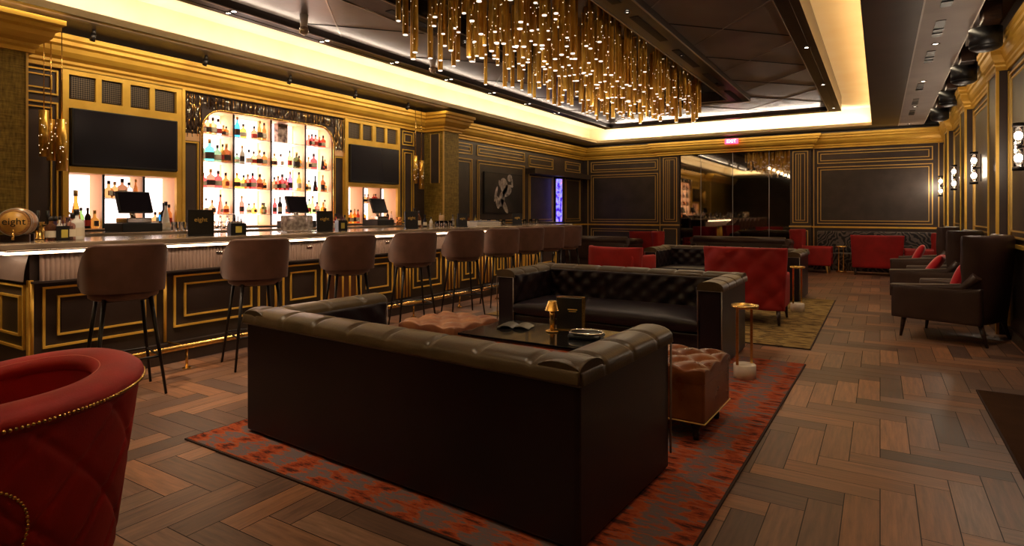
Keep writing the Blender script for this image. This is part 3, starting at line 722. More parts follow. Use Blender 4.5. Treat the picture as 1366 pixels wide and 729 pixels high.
# ------------------------------------------------------------------ sofas
def make_sofa(W=2.42,D=1.0,H=.775,label='',loc=(0,0,0),rz=0,buttons=10,npleat=9,front_pipe=True):
    s=thing('leather_sofa',label,'sofa',loc,rz)
    T=.19; hw=W/2; hd=D/2; hb=.70
    mb=MB(); mb.box(-hw+.01,hw-.01,hd-T,hd,.015,H-.07,r=.012); mb.build('back_panel',M['leather'],s)
    for sg in (-1,1):
        mb=MB(); mb.box(min(sg*hw,sg*(hw-T)),max(sg*hw,sg*(hw-T)),-hd,hd-.005,.015,H-.07,r=.012); a=mb.build('arm',M['leather'],s)
        # pleated arm top
        def armtop(u,v,sg=sg):
            sl=-hd-.01+(D+.02)*u
            ph=abs(((sl*3.4)%1)-.5)*2; dip=1-.22*max(0,1-(1-ph)/.14)
            th=pi*v; w=(T/2+.022)
            return (sg*(hw-T/2)-w*cos(th)*(1 if dip>.95 else .985), sl, H-.085+.085*(max(0,sin(th))**.55)*dip)
        mb=MB(); V=mb.grid(armtop,72,10); mb.bm.faces.new([V[0][j] for j in range(11)]); mb.bm.faces.new([V[72][j] for j in range(10,-1,-1)])
        mb.build('pleated_top',M['leather_lit_top'],a)
        mb=MB(); xo=sg*(hw+.008); mb.tube([(xo,-hd-.012,H-.085),(xo,hd+.0,H-.085)],.007,6)
        xi=sg*(hw-T-.01)
        mb.tube([(xo,-hd-.006,.09),(xo,-hd-.012,H-.085),(xi,-hd-.012,H-.085),(xi,-hd-.006,.09)],.006,6)
        mb.build('piping',M['piping'],a)
        # inner tufted arm
        ln=D-T-.02
        mb=MB(); mb.pad(ln,.30,.07,26,12,8,dF=tuft(4,1.5,.022),warp=lambda x,y,z,sg=sg:(sg*(hw-T-.01)+sg*(y)*1.0, x-T/2, .42+z)); mb.build('tufted_inner_arm',M['leather'],a)
    def backtop(u,v):
        sl=-hw-.01+(W+.02)*u
        ph=abs(((sl*3.4+.3)%1)-.5)*2; dip=1-.22*max(0,1-(1-ph)/.14)
        th=pi*v; w=T/2+.022
        return (sl, hd-T/2-w*cos(th), H-.08+.085*(max(0,sin(th))**.55)*dip)
    mb=MB(); V=mb.grid(backtop,150,10); mb.bm.faces.new([V[0][j] for j in range(11)]); mb.bm.faces.new([V[150][j] for j in range(10,-1,-1)])
    b_=mb.build('pleated_back_top',M['leather_lit_top'],s)
    mb=MB(); mb.tube([(-hw-.008,hd+.008,H-.085),(hw+.008,hd+.008,H-.085)],.007,6); mb.build('piping',M['piping'],b_)
    mb=MB(); mb.pad(W-2*T,.33,.09,64,16,8,dF=tuft(buttons,2,.042),warp=lambda x,y,z:(x,hd-T-.02+y-.05*(1-z/.33)*0,.40+z)); bk=mb.build('tufted_back',M['leather'],s)
    mb=MB(); mb.box(-hw+T,hw-T,-hd+.03,hd-T,.07,.29,r=.012); mb.build('seat_base',M['leather'],s)
    mb=MB(); mb.pad(W-2*T-.02,D-T-.04,.15,48,18,7,dB=lambda a,b:.012*sin(pi*a)*sin(pi*b),dF=None,warp=lambda x,y,z:(x,-hd-.02+z,.365+y)); sc=mb.build('seat_cushion',M['leather'],s)
    for sx in (-1,1):
        for sy in (-1,1):
            mb=MB(); mb.cyl((sx*(hw-.06),sy*(hd-.06),0),(sx*(hw-.06),sy*(hd-.06),.03),.03,.04,n=10); mb.build('foot',M['wood_dark'],s)
    return s
make_sofa(2.40,1.0,label='black leather sofa seen from behind in the foreground, on the rust rug',loc=(-2.2,2.76,.012),rz=pi+R(-3.5))
make_sofa(2.36,1.02,label='black tufted leather sofa behind the brass lamp and the glass coffee table',loc=(-2.36,5.95,.012),rz=R(-1))
make_sofa(2.5,1.0,label='black leather sofa on the gold rug, behind the tufted red armchair',loc=(-2.30,10.75,.012),rz=R(-2))
def roll_sofa(W,D,label,loc,rz):
    s=thing('rolled_leather_sofa',label,'sofa',loc,rz); hw,hd=W/2,D/2
    mb=MB(); mb.box(-hw+.02,hw-.02,-hd+.05,hd-.08,.10,.42,r=.03); mb.build('seat_base',M['brown_leather'],s)
    mb=MB(); mb.pad(W-.3,D-.25,.14,24,10,6,warp=lambda x,y,z:(x,-hd+.03+z,.44+y)); mb.build('seat_cushion',M['brown_leather'],s)
    mb=MB(); mb.pad(W,.5,.16,40,12,6,dF=tuft(8,2,.02),warp=lambda x,y,z:(x,hd-.12+y,.3+z)); mb.build('backrest',M['brown_leather'],s)
    mb=MB(); mb.tube([(-hw,hd-.1,.77),(hw,hd-.1,.77)],.085,14); 
    mb.build('back_roll',M['brown_leather'],s)
    for sg in (-1,1):
        mb=MB(); mb.box(sg*hw-.07,sg*hw+.07,-hd,hd-.02,.1,.68,r=.03); mb.tube([(sg*hw,-hd,.70),(sg*hw,hd-.05,.74)],.085,14); mb.build('rolled_arm',M['brown_leather'],s)
        for sy in (-1,1):
            mb=MB(); mb.cyl((sg*(hw-.05),sy*(hd-.12),0),(sg*(hw-.05),sy*(hd-.12),.11),.02,.035,n=10); mb.build('foot',M['wood_dark'],s)
roll_sofa(2.0,.95,'brown leather sofa with rolled back in front of the smoked mirror',(-2.78,14.75,0),pi)
roll_sofa(2.0,.95,'dark leather sofa with rolled back by the far left wall',(-5.9,13.3,0),pi)

# ------------------------------------------------------------------ armchairs
def armchair(name,label,mt,loc,rz,W=.98,D=.85,H=.93,arm=.60,tuft_out=True,wing=.14,leg=.17,legm=None,seat=.42,scroll=False,group=None,th=.16,nb=9):
    """front is -y"""
    s=thing(name,label,'armchair',loc,rz,group); hw,hd=W/2,D/2
    legm=legm or M['wood_dark']
    def bw(x,y,z):
        k=(x/hw); zz=z/(H-leg); 
        return (x*(.93+.07*zz), hd-.10+y-wing*abs(k)**3.0*(.5+.5*zz)+.09*zz, leg+z)
    mb=MB(); mb.pad(W,H-leg,th,40,24,nb,dF=tuft(3.5,3,.02),dB=(tuft(3,2.5,.040) if tuft_out else None),warp=bw); mb.build('backrest',mt,s)
    mb=MB(); mb.box(-hw+.06,hw-.06,-hd+.03,hd-.12,leg,seat-.10,r=.02); mb.build('seat_frame',mt,s)
    mb=MB(); mb.pad(W-.24,D-.20,.15,18,14,6,warp=lambda x,y,z:(x,-hd+.0+z,seat-.03+y)); mb.build('seat_cushion',mt,s)
    for sg in (-1,1):
        def aw(x,y,z,sg=sg,inn=(.12 if not scroll else .06)):
            fy=(x+ (D-.1)/2)/(D-.1)      # 0 front..1 back
            drop=.05*(1-fy) if scroll else 0
            return (sg*(hw-inn)+y, -hd+fy*(D-.08), leg+z*(1+ (-drop+.12*max(0,fy-.72)*2*(1 if scroll else .6))*z))
        mb=MB(); mb.pad(D-.1,arm-leg,.13,24,14,9,warp=aw); a=mb.build('arm',mt,s)
        if scroll:
            mb=MB(); mb.tube([(sg*(hw-.05),-hd,arm-.05),(sg*(hw-.05),-hd+.3,arm-.03),(sg*(hw-.05),hd-.25,arm+.0),(sg*(hw-.03),hd-.12,arm+.14)],.05,12); mb.build('arm_roll',mt,a)
            mb=MB(); mb.tube([(sg*(hw+.005),-hd+.0,arm-.01),(sg*(hw+.005),-hd+.3,arm+.01),(sg*(hw+.005),hd-.25,arm+.05)],.006,6); mb.build('piping',M['piping'],a)
    for sx in (-1,1):
        mb=MB(); mb.cyl((sx*(hw-.09),-hd+.07,0),(sx*(hw-.11),-hd+.10,leg+.03),.014,.03,n=10); mb.build('leg',legm,s)
        mb=MB(); mb.cyl((sx*(hw-.09),hd-.05,0),(sx*(hw-.11),hd-.12,leg+.03),.014,.03,n=10); mb.build('leg',legm,s)
    return s
armchair('red_armchair','red velvet armchair with diamond tufted back, behind the small round marble-based table',M['red'],(-1.46,8.28,.016),pi+R(0),W=1.0,D=.85,H=.95,wing=.10)
armchair('red_armchair','red tub armchair seen from behind, left of the tufted red armchair behind the tufted sofa',M['red'],(-3.62,9.25,.016),pi+R(-12),W=.98,D=.8,H=.84,wing=.25,arm=.7,tuft_out=False)
armchair('red_armchair','red armchair at the left edge of the far mirror, nearer the bar of the pair',M['red'],(-4.95,14.4,0),R(200),W=.85,H=.95,tuft_out=False)
armchair('red_armchair','red armchair directly in front of the left mirror pilaster, right one of the pair',M['red'],(-3.95,13.3,0),R(110),W=.85,H=.98,tuft_out=False)
armchair('red_armchair','red winged armchair seen from its side before the back wall, facing right',M['red'],(-1.38,15.8,0),R(90),W=.82,D=.85,H=1.0,wing=.2,tuft_out=False,legm=M['gold_thin'])
armchair('red_armchair','wide red armchair seen squarely from behind in front of the damask bench',M['red'],(-.07,15.75,0),pi+R(2),W=1.02,D=.78,H=.9,wing=.08,tuft_out=False)
armchair('red_armchair','red armchair facing left in the far right corner, beyond the brown leather chairs',M['red'],(.84,15.75,0),R(-90),W=.8,D=.76,H=.95,wing=.2,tuft_out=False)
BL=dict(nb=4.5,W=.92,D=.92,H=1.16,arm=.60,tuft_out=False,wing=.22,leg=.22,scroll=True,th=.18)
armchair('leather_armchair','brown leather wing armchair with scrolled arms, nearest of three along the right wall',M['brown_leather'],(.70,8.30,0),R(-112),group='wing armchairs along the right wall',**BL)
armchair('leather_armchair','brown leather wing armchair with scrolled arms, middle of three along the right wall',M['brown_leather'],(.68,10.35,0),R(-106),group='wing armchairs along the right wall',**BL)
armchair('leather_armchair','brown leather wing armchair with scrolled arms, farthest of three along the right wall',M['brown_leather'],(.68,12.7,0),R(-100),group='wing armchairs along the right wall',**BL)
def pillow(label,loc,rz,tilt,sz=.36):
    mb=MB(); mb.pad(sz,sz,.13,16,16,2.6,warp=lambda x,y,z:(x,y*cos(tilt)+(z)*sin(tilt),z*cos(tilt)-y*sin(tilt)))
    tag(mb.build('throw_pillow',M['red2'],loc=loc,rz=rz),label,'pillow','scarlet pillows on the leather armchairs')
pillow('scarlet pillow standing in the nearest brown leather armchair',(.72,8.32,.50),R(-112),R(20))
pillow('scarlet pillow lying in the middle brown leather armchair',(.56,10.4,.50),R(-100),R(35))
pillow('scarlet pillow in the farthest brown leather armchair',(.5,12.75,.50),R(-95),R(25))

# near red barrel chair (left foreground)
NAIL_A=34
def barrel_chair(loc,rz):
    s=thing('red_barrel_chair','large red velvet barrel armchair with brass nailheads, cut off at the left foreground','armchair',loc,rz)
    RO,H=.60,.80
    def path(a): # rim centre line, angle a from back; U shape
        return a
    A0=R(128)
    def pt(u,r,z):
        a=(u-.5)*2*A0
        x=r*sin(a)*1.05; y=r*cos(a)
        return (x,y,z)
    def ht(u): 
        e=abs(u-.5)*2
        return H-.07*max(0,(e-.55)/.45)**1.6
    nu=64
    def outer(u,v):
        h=ht(u)-.05; z=.10+(h-.10)*v; r=RO*(.86+.14*v)
        a=(u-.5)*2*A0*1.0; q=u*9; w=v*2.2
        d=abs(sin(pi*(q+w)))*abs(sin(pi*(q-w)))
        r+= -.014+.014*min(1,d*5)**.5 if 0 else -.010*math.exp(-((min((q+w)%1,1-(q+w)%1))/.06)**2)-.010*math.exp(-((min((q-w)%1,1-(q-w)%1))/.06)**2)
        return pt(u,r,z)
    mb=MB(); mb.grid(outer,220,60); mb.build('quilted_outer_shell',M['red'],s)
    def rim(u,v):
        th=pi*2*v; h=ht(u); cx=RO-.075
        return pt(u,cx+.088*cos(th),h-.045+ .05*sin(th))
    mb=MB(); V=mb.grid(rim,nu,16,closev=True); mb.bm.faces.new(V[0]); mb.bm.faces.new(V[nu][::-1]); mb.build('rolled_rim',M['red'],s)
    mb=MB(); mb.tube([pt(k/80,RO-.135,ht(k/80)-.012) for k in range(81)],.004,6); mb.build('rim_seam',mat('red_seam_cord',(.45,.05,.03),.5),s)
    def inner(u,v):
        h=ht(u)-.04; z=.38+(h-.38)*v; return pt(u,RO-.15-.03*(1-v),z)
    mb=MB(); mb.grid(inner,nu,10); mb.build('inner_back',M['red'],s)
    mb=MB(); mb.lathe([(0,.12),(.44,.12),(.47,.2),(.47,.30),(.45,.34),(0,.345)],(0,-.02,0),40); mb.build('seat_base',M['red'],s)
    mb=MB(); mb.lathe([(0,.345),(.38,.345),(.41,.38),(.40,.43),(.34,.455),(0,.465)],(0,-.04,0),40); mb.build('seat_cushion',M['red'],s)
    mb=MB(); 
    for k in range(190):
        u=k/189; p=pt(u,RO+.012,ht(u)-.052); mb.sphere(p,.0066,6,4)
    mb.build('nailhead_row',M['brass'],s)
    mb=MB()
    for k in range(74):
        th=2*pi*k/74; z=.42+.17*sin(th); a=R(NAIL_A+18*cos(th)); v=(z-.10)/(H-.15); r=RO*(.86+.14*v)+.002
        mb.sphere((r*sin(a)*1.05,r*cos(a),z),.0066,6,4)
    mb.build('nailhead_oval',M['brass'],s)
    for u,sg in ((0,-1),(1,1)):
        # arm front panel
        c=Vector(pt(u,RO-.075,0)); 
        mb=MB(); hh=ht(u)
        def fp(a,b_,c=c,hh=hh):
            th=2*pi*a; return c+Vector((cos(th)*.095*b_,0,0)).xyz*1+Vector((0,-.015*(1-b_*b_),hh*.52+sin(th)*(hh*.40)*b_))
        mb.grid(fp,28,5,closeu=True); pn=mb.build('arm_front',M['red'],s)
        mb=MB()
        for k in range(40):
            th=2*pi*k/40; mb.sphere(c+Vector((cos(th)*.098,-.01,hh*.52+sin(th)*hh*.405)),.0072,6,4)
        mb.build('nailhead_ring',M['brass'],pn)
    for a in (45,135,225,315):
        x,y=.34*cos(R(a)),.34*sin(R(a)); mb=MB(); mb.cyl((x,y,0),(x*.95,y*.95,.13),.016,.03,n=10); mb.build('leg',M['wood_dark'],s)
barrel_chair((-2.83,.72,0),R(-66))

# ------------------------------------------------------------------ ottomans
def ottoman(loc,rz,label,w=.56,d=.60,mt=None):
    mt=mt or M['ox_leather']
    s=thing('tufted_ottoman',label,'ottoman',loc,rz,'tufted leather ottomans around the coffee table')
    mb=MB(); mb.box(-w/2,w/2,-d/2,d/2,.12,.40,r=.015); mb.build('body',mt,s)
    mb=MB(); mb.pad(w+.01,d+.01,.12,44,44,9,dB=tuft(2.5,2.5,.030),warp=lambda x,y,z:(x,-d/2-.005+z,.40+y)); mb.build('tufted_top',mt,s)
    mb=MB()
    for z in (.123,): mb.tube([(-w/2-.003,-d/2-.003,z),(w/2+.003,-d/2-.003,z),(w/2+.003,d/2+.003,z),(-w/2-.003,d/2+.003,z)],.005,6,closed=True)
    mb.build('piping',M['gold_thin'],s)
    mb=MB()
    for i in range(5):
        for j in range(5):
            if (i+j)%2==0: mb.sphere((-w/2+w*(i+.0)/4*0.8+.1*w,-d/2+d*j/4*.8+.1*d,.432),.010,8,6)
    mb.build('button',mt,s)
    for sx in (-1,1):
        for sy in (-1,1):
            mb=MB(); mb.lathe([(.0,0),(.018,0),(.022,.03),(.016,.05),(.028,.08),(.034,.10),(.034,.125),(0,.125)],(sx*(w/2-.07),sy*(d/2-.07),0),12); mb.build('leg',M['black'],s)
ottoman((-1.17,3.93,.012),R(-2),'oxblood tufted leather ottoman at the right end of the coffee table',w=.58,d=.60)
ottoman((-3.26,4.22,.012),R(-2),'tan tufted leather ottoman between the coffee table and the bar stools',w=.62,d=.62,mt=nz(mat('tan_leather',(.24,.09,.04),.4),6,4,(.18,.06,.03),(.32,.13,.055)))
# ------------------------------------------------------------------ coffee table & items
t_=thing('coffee_table','low black glass coffee table with brass legs between two leather sofas','coffee table',(-2.30,4.22,.012))
mb=MB(); mb.box(-.60,.55,-.36,.36,.40,.42,r=.003); mb.build('glass_top',M['blackglass'],t_)
mb=MB(); mb.box(-.58,.53,-.34,.34,.385,.399); mb.build('brass_frame',M['brass'],t_)
for sx in (-.56,.51):
    for sy in (-.32,.32):
        mb=MB(); mb.box(sx-.015,sx+.015,sy-.015,sy+.015,.012,.386); mb.build('leg',M['brass'],t_)
ZT=.432
t_=thing('table_lamp','small brass table lamp with conical shade on the coffee table','lamp',(-2.27,4.30,ZT))
mb=MB(); mb.lathe([(0,0),(.055,0),(.058,.008),(.05,.014),(.03,.018),(.024,.022),(0,.022)],n=24); mb.build('base',M['brass'],t_)
mb=MB(); mb.cyl((0,0,.02),(0,0,.20),.022,n=20); mb.build('stem',M['brass'],t_)
mb=MB(); mb.lathe([(.062,.175),(.060,.180),(.034,.245),(.030,.252),(0,.254)],n=28); mb.lathe([(.060,.1755),(.032,.243),(0,.244)],n=28); mb.build('lamp_shade',M['brass'],t_)
mb=MB(); mb.sphere((0,0,.21),.014); mb.build('bulb',M['white'],t_)
t_=thing('menu_holder','black menu held in a brass bracket behind the brass table lamp','menu holder',(-2.18,4.45,ZT),R(12))
mb=MB(); mb.box(-.115,.10,-.012,.012,.004,.262,r=.002); mb.build('menu_board',M['black'],t_)
mb=MB(); mb.box(.10,.125,-.02,.02,0,.272); mb.box(-.12,.125,-.006,.006,.266,.274); mb.box(-.12,.125,-.05,.05,0,.005); mb.build('brass_bracket',M['brass'],t_)
mb=MB(); mb.box(-.02,.06,-.0135,-.012,.165,.172); mb.box(-.01,.05,-.0135,-.012,.15,.154); mb.build('gold_print',M['gold_ink'],t_)
t_=thing('serving_tray','small black dish with bright curved metal rim at the right of the coffee table','tray',(-1.93,4.22,ZT),R(10))
mb=MB(); mb.box(-.13,.13,-.09,.09,0,.04,r=.02,seg=3); mb.build('dish',M['black'],t_)
mb=MB(); mb.tube([(.125*cos(a)*(1+.12*abs(sin(2*a))),.085*sin(a)*(1+.12*abs(sin(2*a))),  .045) for a in [2*pi*k/28 for k in range(28)]],.008,6,closed=True); mb.build('metal_rim',M['chrome'],t_)
t_=thing('open_magazine','dark glossy open magazine lying left of the brass table lamp','magazine',(-2.62,4.30,ZT),R(15))
for sg in (-1,1):
    mb=MB(); 
    V=mb.grid(lambda u,v,sg=sg:(sg*u*.14,(v-.5)*.2,.008+.02*sin(pi*min(1,u*1.1))**.7),8,2); V2=mb.grid(lambda u,v,sg=sg:(sg*u*.14,(v-.5)*.2,.0),8,2)
    mb.build('page_block',mat('printed_page',(.03,.025,.022),.4) if sg<0 else nz(mat('printed_page_pattern',(.06,.05,.04),.35),25,3,(.02,.015,.012),(.12,.10,.07)),t_)
# small round side tables
def side_table(name,label,loc,r=.11,H=.60,br=.09,bh=.115,base=None):
    t_=thing(name,label,'side table',loc)
    mb=MB(); mb.lathe([(0,H-.012),(r-.005,H-.012),(r,H-.008),(r,H+.012),(r-.006,H+.012),(r-.008,H),(0,H)],n=32); mb.build('table_top',M['brass'],t_)
    mb=MB(); mb.lathe([(0,0),(br,0),(br,bh-.006),(br-.006,bh),(0,bh)],n=32); mb.build('base',base or M['marble'],t_)
    for dx,dy in ((-.045,-.075),(.045,.055)):
        mb=MB(); mb.box(dx-.011,dx+.011,dy-.006,dy+.006,0 if abs(dy)>br else bh-.001,H-.011); mb.build('post',M['brass'],t_)
side_table('drink_table','small round brass drink table on a white marble base, beside the tufted sofa',(-.97,5.30,0.012))
side_table('drink_table','small brass drink table right of the tufted red armchair on the gold rug',(-.99,9.25,0.012),r=.10,H=.62)
side_table('drink_table','small dark pedestal table between the two red armchairs near the back wall',(-.78,16.0,0),r=.12,H=.60,br=.11,bh=.04,base=M['brass'])
# damask bench along back wall
t_=thing('banquette','dark damask banquette along the back wall behind the red armchairs','bench',(-.1,16.6,0))
mb=MB(); mb.box(-1.3,1.25,-.22,.36,0,.42,r=.02); mb.build('seat',M['damask'],t_)
mb=MB(); mb.pad(2.5,.52,.12,60,14,8,dF=tuft(9,2,.02),warp=lambda x,y,z:(x,.30+y,.42+z)); mb.build('backrest',M['damask'],t_)
# dark chair silhouette at bar end
armchair('leather_armchair','dark high-backed armchair seen past the far end of the bar',M['leather'],(-6.3,12.6-.6,0),R(200),W=.6,D=.6,H=1.2,tuft_out=False,wing=.05,leg=.2)
# ------------------------------------------------------------------ rugs
def rug(name,label,x0,x1,y0,y1,m,rz=0,th=.012):
    cx,cy=(x0+x1)/2,(y0+y1)/2; t_=thing(name,label,'rug',(cx,cy,0),rz)
    w,d=(x1-x0)/2,(y1-y0)/2
    mb=MB(); mb.box(-w+.012,w-.012,-d+.012,d-.012,0.0005,th); mb.build('pile',m,t_)
    mb=MB()
    for a in ((-w,w,-d,-d+.012),(-w,w,d-.012,d),(-w,-w+.012,-d+.012,d-.012),(w-.012,w,-d+.012,d-.012)): mb.box(*a,.0005,th-.002)
    mb.build('binding',M['rug_edge'],t_)
rug('area_rug','rust and slate patterned rug under the two nearest sofas',-3.60,-.62,2.03,6.10,M['rug_red'],R(-1.2))
rug('area_rug','gold and umber patterned rug under the tufted red armchair',-4.6,-.60,6.75,10.75,M['rug_gold'])
rug('area_rug','dark brown rug at the right edge of the room near the camera',.64,XR-.03,2.0,5.9,M['rug_dark'])
for n_ in bpy.data.objects: pass

# ------------------------------------------------------------------ chandelier
ch=thing('tube_chandelier','long rectangular chandelier of hanging brass tubes with lit ends','chandelier',(-3.45,7.7,3.84))
mb=MB(); mb.box(IX0+3.45+.03,IX1+3.45-.03,IY0-7.7+.03,IY1-7.7-.03,-.06,0); mb.build('canopy',M['frame'],ch)
rnd=random.Random(11); tubes=[]
y=4.6
while y<11.0:
    for k in range(11):
        x=-4.22+k*.15+rnd.uniform(-.045,.045); yy=y+rnd.uniform(-.1,.1)
        zb=3.10+.10*sin(yy*1.15+.6)*cos((x+3.45)*2.2)+rnd.uniform(-.12,.30)
        if rnd.random()<.08: continue
        d=-sin(YAW)*x+cos(YAW)*yy
        tubes.append((d,x,yy,zb,rnd.uniform(.021,.033)))
    y+=.205
tubes.sort()
def tube_mesh(L_,x,yy,zb,r_,mb):
    mb.cyl((x+3.45,yy-7.7,zb-3.84+.009),(x+3.45,yy-7.7,-.06),r_,n=10,mi=0,caps=False)
    mb.cyl((x+3.45,yy-7.7,zb-3.84+.001),(x+3.45,yy-7.7,zb-3.84+.009),r_*.8,n=10,mi=1)
    rn=random.Random(int(x*1000)+int(yy*777))
    for q in range(4):
        a=rn.uniform(-pi,0); z=rn.uniform(zb+.04,3.7)-3.84
        mb.sphere((x+3.45+r_*cos(a),yy-7.7+r_*sin(a),z),.0042,4,3,mi=2)
for d,x,yy,zb,r_ in tubes[:100]:
    mb=MB(); tube_mesh(0,x,yy,zb,r_,mb); mb.build('brass_tube',[M['tube'],M['tubetip'],M['tubehole']],ch)
mb=MB()
for d,x,yy,zb,r_ in tubes[100:]: tube_mesh(0,x,yy,zb,r_,mb)
tag(mb.build('far_brass_tubes',[M['tube'],M['tubetip'],M['tubehole']],ch),kind='stuff')

# ------------------------------------------------------------------ ceiling fittings
def put_light(kind,loc,energy,col=(1,.76,.50),size=.1,size_y=None,rot=(0,0,0),spot=None,blend=.5,name='lamp_light',parent=None,spread=None):
    l=bpy.data.lights.new(name,kind); l.energy=energy; l.color=col
    if kind=='AREA':
        l.size=size
        if size_y: l.shape='RECTANGLE'; l.size_y=size_y
        if spread: l.spread=spread
    elif kind=='SPOT': l.spot_size=spot or R(70); l.spot_blend=blend; l.shadow_soft_size=size
    else: l.shadow_soft_size=size
    o=bpy.data.objects.new(name,l); o.location=loc; o.rotation_euler=rot; link(o,parent); return o
def downlight(x,y,z,label,e=0,group=None,sp=75):
    t_=thing('downlight',label,'ceiling light',(x,y,z),0,group)
    mb=MB(); mb.lathe([(.024,-.002),(.045,-.002),(.047,-.006),(.040,-.010),(.024,-.004)],n=16); mb.build('trim_ring',M['black_metal'],t_)
    mb=MB(); mb.lathe([(0,-.004),(.026,-.003)],n=14); mb.build('lens',M['spot'],t_)
    if e: put_light('SPOT',(0,0,-.03),e,spot=R(sp),blend=.8,size=.03,parent=t_)
# pairs along the left frame
names=['nearest','second','third','fourth','fifth','sixth','seventh','eighth']
for k in range(8):
    y=2.65+1.29*k
    for q,x in enumerate((-6.10,-6.0)):
        downlight(x,y+.0,ZF,'%s lit downlight of the %s pair along the bar-side ceiling frame'%('outer' if q==0 else 'inner',names[k]),e=(60 if q==0 else 0),group='downlights in the bar-side frame')
for k,y in enumerate((3.6,6.2,8.8,11.5,14.2)):
    downlight(-.83,y,ZF,'lit downlight in the right ceiling frame, %s from the camera'%ordn[k],e=44,group='downlights in the right frame')
for k,y in enumerate((1.5,4.2,6.4,8.8,11.2,13.8,16.4)):
    downlight(.57,y,ZS,'lit downlight in the taupe ceiling strip, %s from the camera'%ordn[k],e=34,group='downlights in the taupe strip',sp=80)
M['spot_dim'] = mat('fill_spot_lens',(1,1,1),emit=(1,.85,.65),es=3)
for k in range(5):  # spots added in the dark surround slots to brighten floor and seating
    for q,x in enumerate((-4.54,-2.35)):
        t_=thing('track_and_fill_spot','added fill spot in the %s slot of the chandelier surround, %s from the camera'%(('bar-side','aisle-side')[q],ordn[k]),'ceiling light',(x,2.0+2.1*k,3.594),0,'added fill spots in the chandelier surround')
        mb=MB(); mb.lathe([(.018,-.002),(.034,-.002),(.036,-.012),(.030,-.014),(.020,-.004)],n=14); mb.build('trim_ring',M['black_metal'],t_)
        mb=MB(); mb.lathe([(0,-.003),(.019,-.003)],n=12); mb.build('lens',M['spot_dim'],t_)
        put_light('SPOT',(0,0,-.03),([260,170] if q==0 else [95,95])[k] if k<2 else 58,spot=R(80),blend=.9,size=.03,parent=t_)
# AC slots
for k,y in enumerate((6.9,8.1,9.5,11.7,13.2,14.6)):
    t_=thing('air_slot','black air slot in the taupe ceiling strip, %s from the camera'%ordn[k],'vent',(.55,y,ZS-.001),0,'air slots in the taupe strip')
    mb=MB(); mb.box(-.045,.045,-.35,.35,-.006,0); mb.build('slot_plate',M['black'],t_)
    for y_ in (-.02,.16):
        mb=MB(); mb.box(-.05,.05,y_,y_+.04,-.014,-.006); mb.build('spot_head',M['black_metal'],t_)
# dark spherical speakers in the open channel
for k,y in enumerate((8.3,10.3,12.3,14.2)):
    t_=thing('ceiling_speaker','black drum speaker hanging in the dark ceiling channel, %s from the camera'%ordn[k],'speaker',(.985,y,3.79),0,'black speakers in the ceiling channel')
    mb=MB(); mb.cyl((0,0,-.56),(0,0,-.37),.15,n=24); mb.sphere((0,0,-.56),.15,20,10,sz=.4); mb.build('drum',M['black'],t_)
    mb=MB(); mb.cyl((0,0,-.38),(0,0,0),.02,n=10); mb.build('stem',M['black_metal'],t_)
    mb=MB(); mb.box(-.08,.08,-.5,-.25,-.40,-.2,r=.01); mb.build('mounting_box',M['wood_dark'],t_)
# glass dome cameras
for k,(x,y) in enumerate(((-5.62,4.6),(-5.55,6.85),(-5.5,1.9))):
    t_=thing('dome_camera','small glass dome camera under the ceiling frame, %s from the camera'%(['second','third','first'][k]),'camera',(x-.05,y,ZP),0,'dome cameras by the bar-side frame')
    mb=MB(); mb.cyl((0,0,-.15),(0,0,0),.04,.05,n=16); mb.build('housing',M['white'],t_)
    mb=MB(); mb.sphere((0,0,-.18),.055,16,10); mb.build('dome',mat('smoked_dome',(.5,.4,.3),.08,metal=.6),t_)
# track spots over bar
for k in range(5):
    y=3.2+1.3*k
    t_=thing('track_and_fill_spot','small black spot fixed to the soffit above the back bar, %s from the barrel end'%ordn[k],'ceiling light',(-7.45,y,ZS),0,'spots above the back bar')
    mb=MB(); mb.cyl((0,0,-.05),(0,0,0),.02,n=10); mb.build('canopy',M['black_metal'],t_)
    mb=MB(); mb.cyl((0,0,-.05),(-.04,0,-.12),.028,n=12); mb.build('head',M['black_metal'],t_)
    put_light('SPOT',(-.05,0,-.14),9,spot=R(110),blend=.9,size=.03,rot=(0,R(5),0),parent=t_)
# exit sign
t_=thing('exit_sign','small red lit exit sign on the gold cornice above the mirror','sign',(-3.36,YB-.45,3.30))
mb=MB(); mb.box(-.17,.17,-.02,.02,-.07,.07,r=.004); mb.build('sign_box',M['exit_red'],t_)
mb=MB(); mb.cyl((0,0,.07),(0,0,.14),.01,n=8); mb.build('stem',M['black'],t_)
def text(name,body,size,m,parent,mat4,ext=.001):
    cu=bpy.data.curves.new(name,'FONT'); cu.body=body; cu.size=size; cu.align_x='CENTER'; cu.align_y='CENTER'; cu.extrude=ext
    tmp=bpy.data.objects.new(name,cu); C.objects.link(tmp); bpy.context.view_layer.update()
    me=bpy.data.meshes.new_from_object(tmp.evaluated_get(bpy.context.evaluated_depsgraph_get())); bpy.data.objects.remove(tmp)
    me.materials.clear(); me.materials.append(m); me.transform(mat4)
    o=bpy.data.objects.new(name,me); return link(o,parent)
text('exit_lettering','EXIT',.12,M['exit_white'],t_,Matrix.Translation((0,-.022,0))@Matrix.Rotation(R(90),4,'X'))
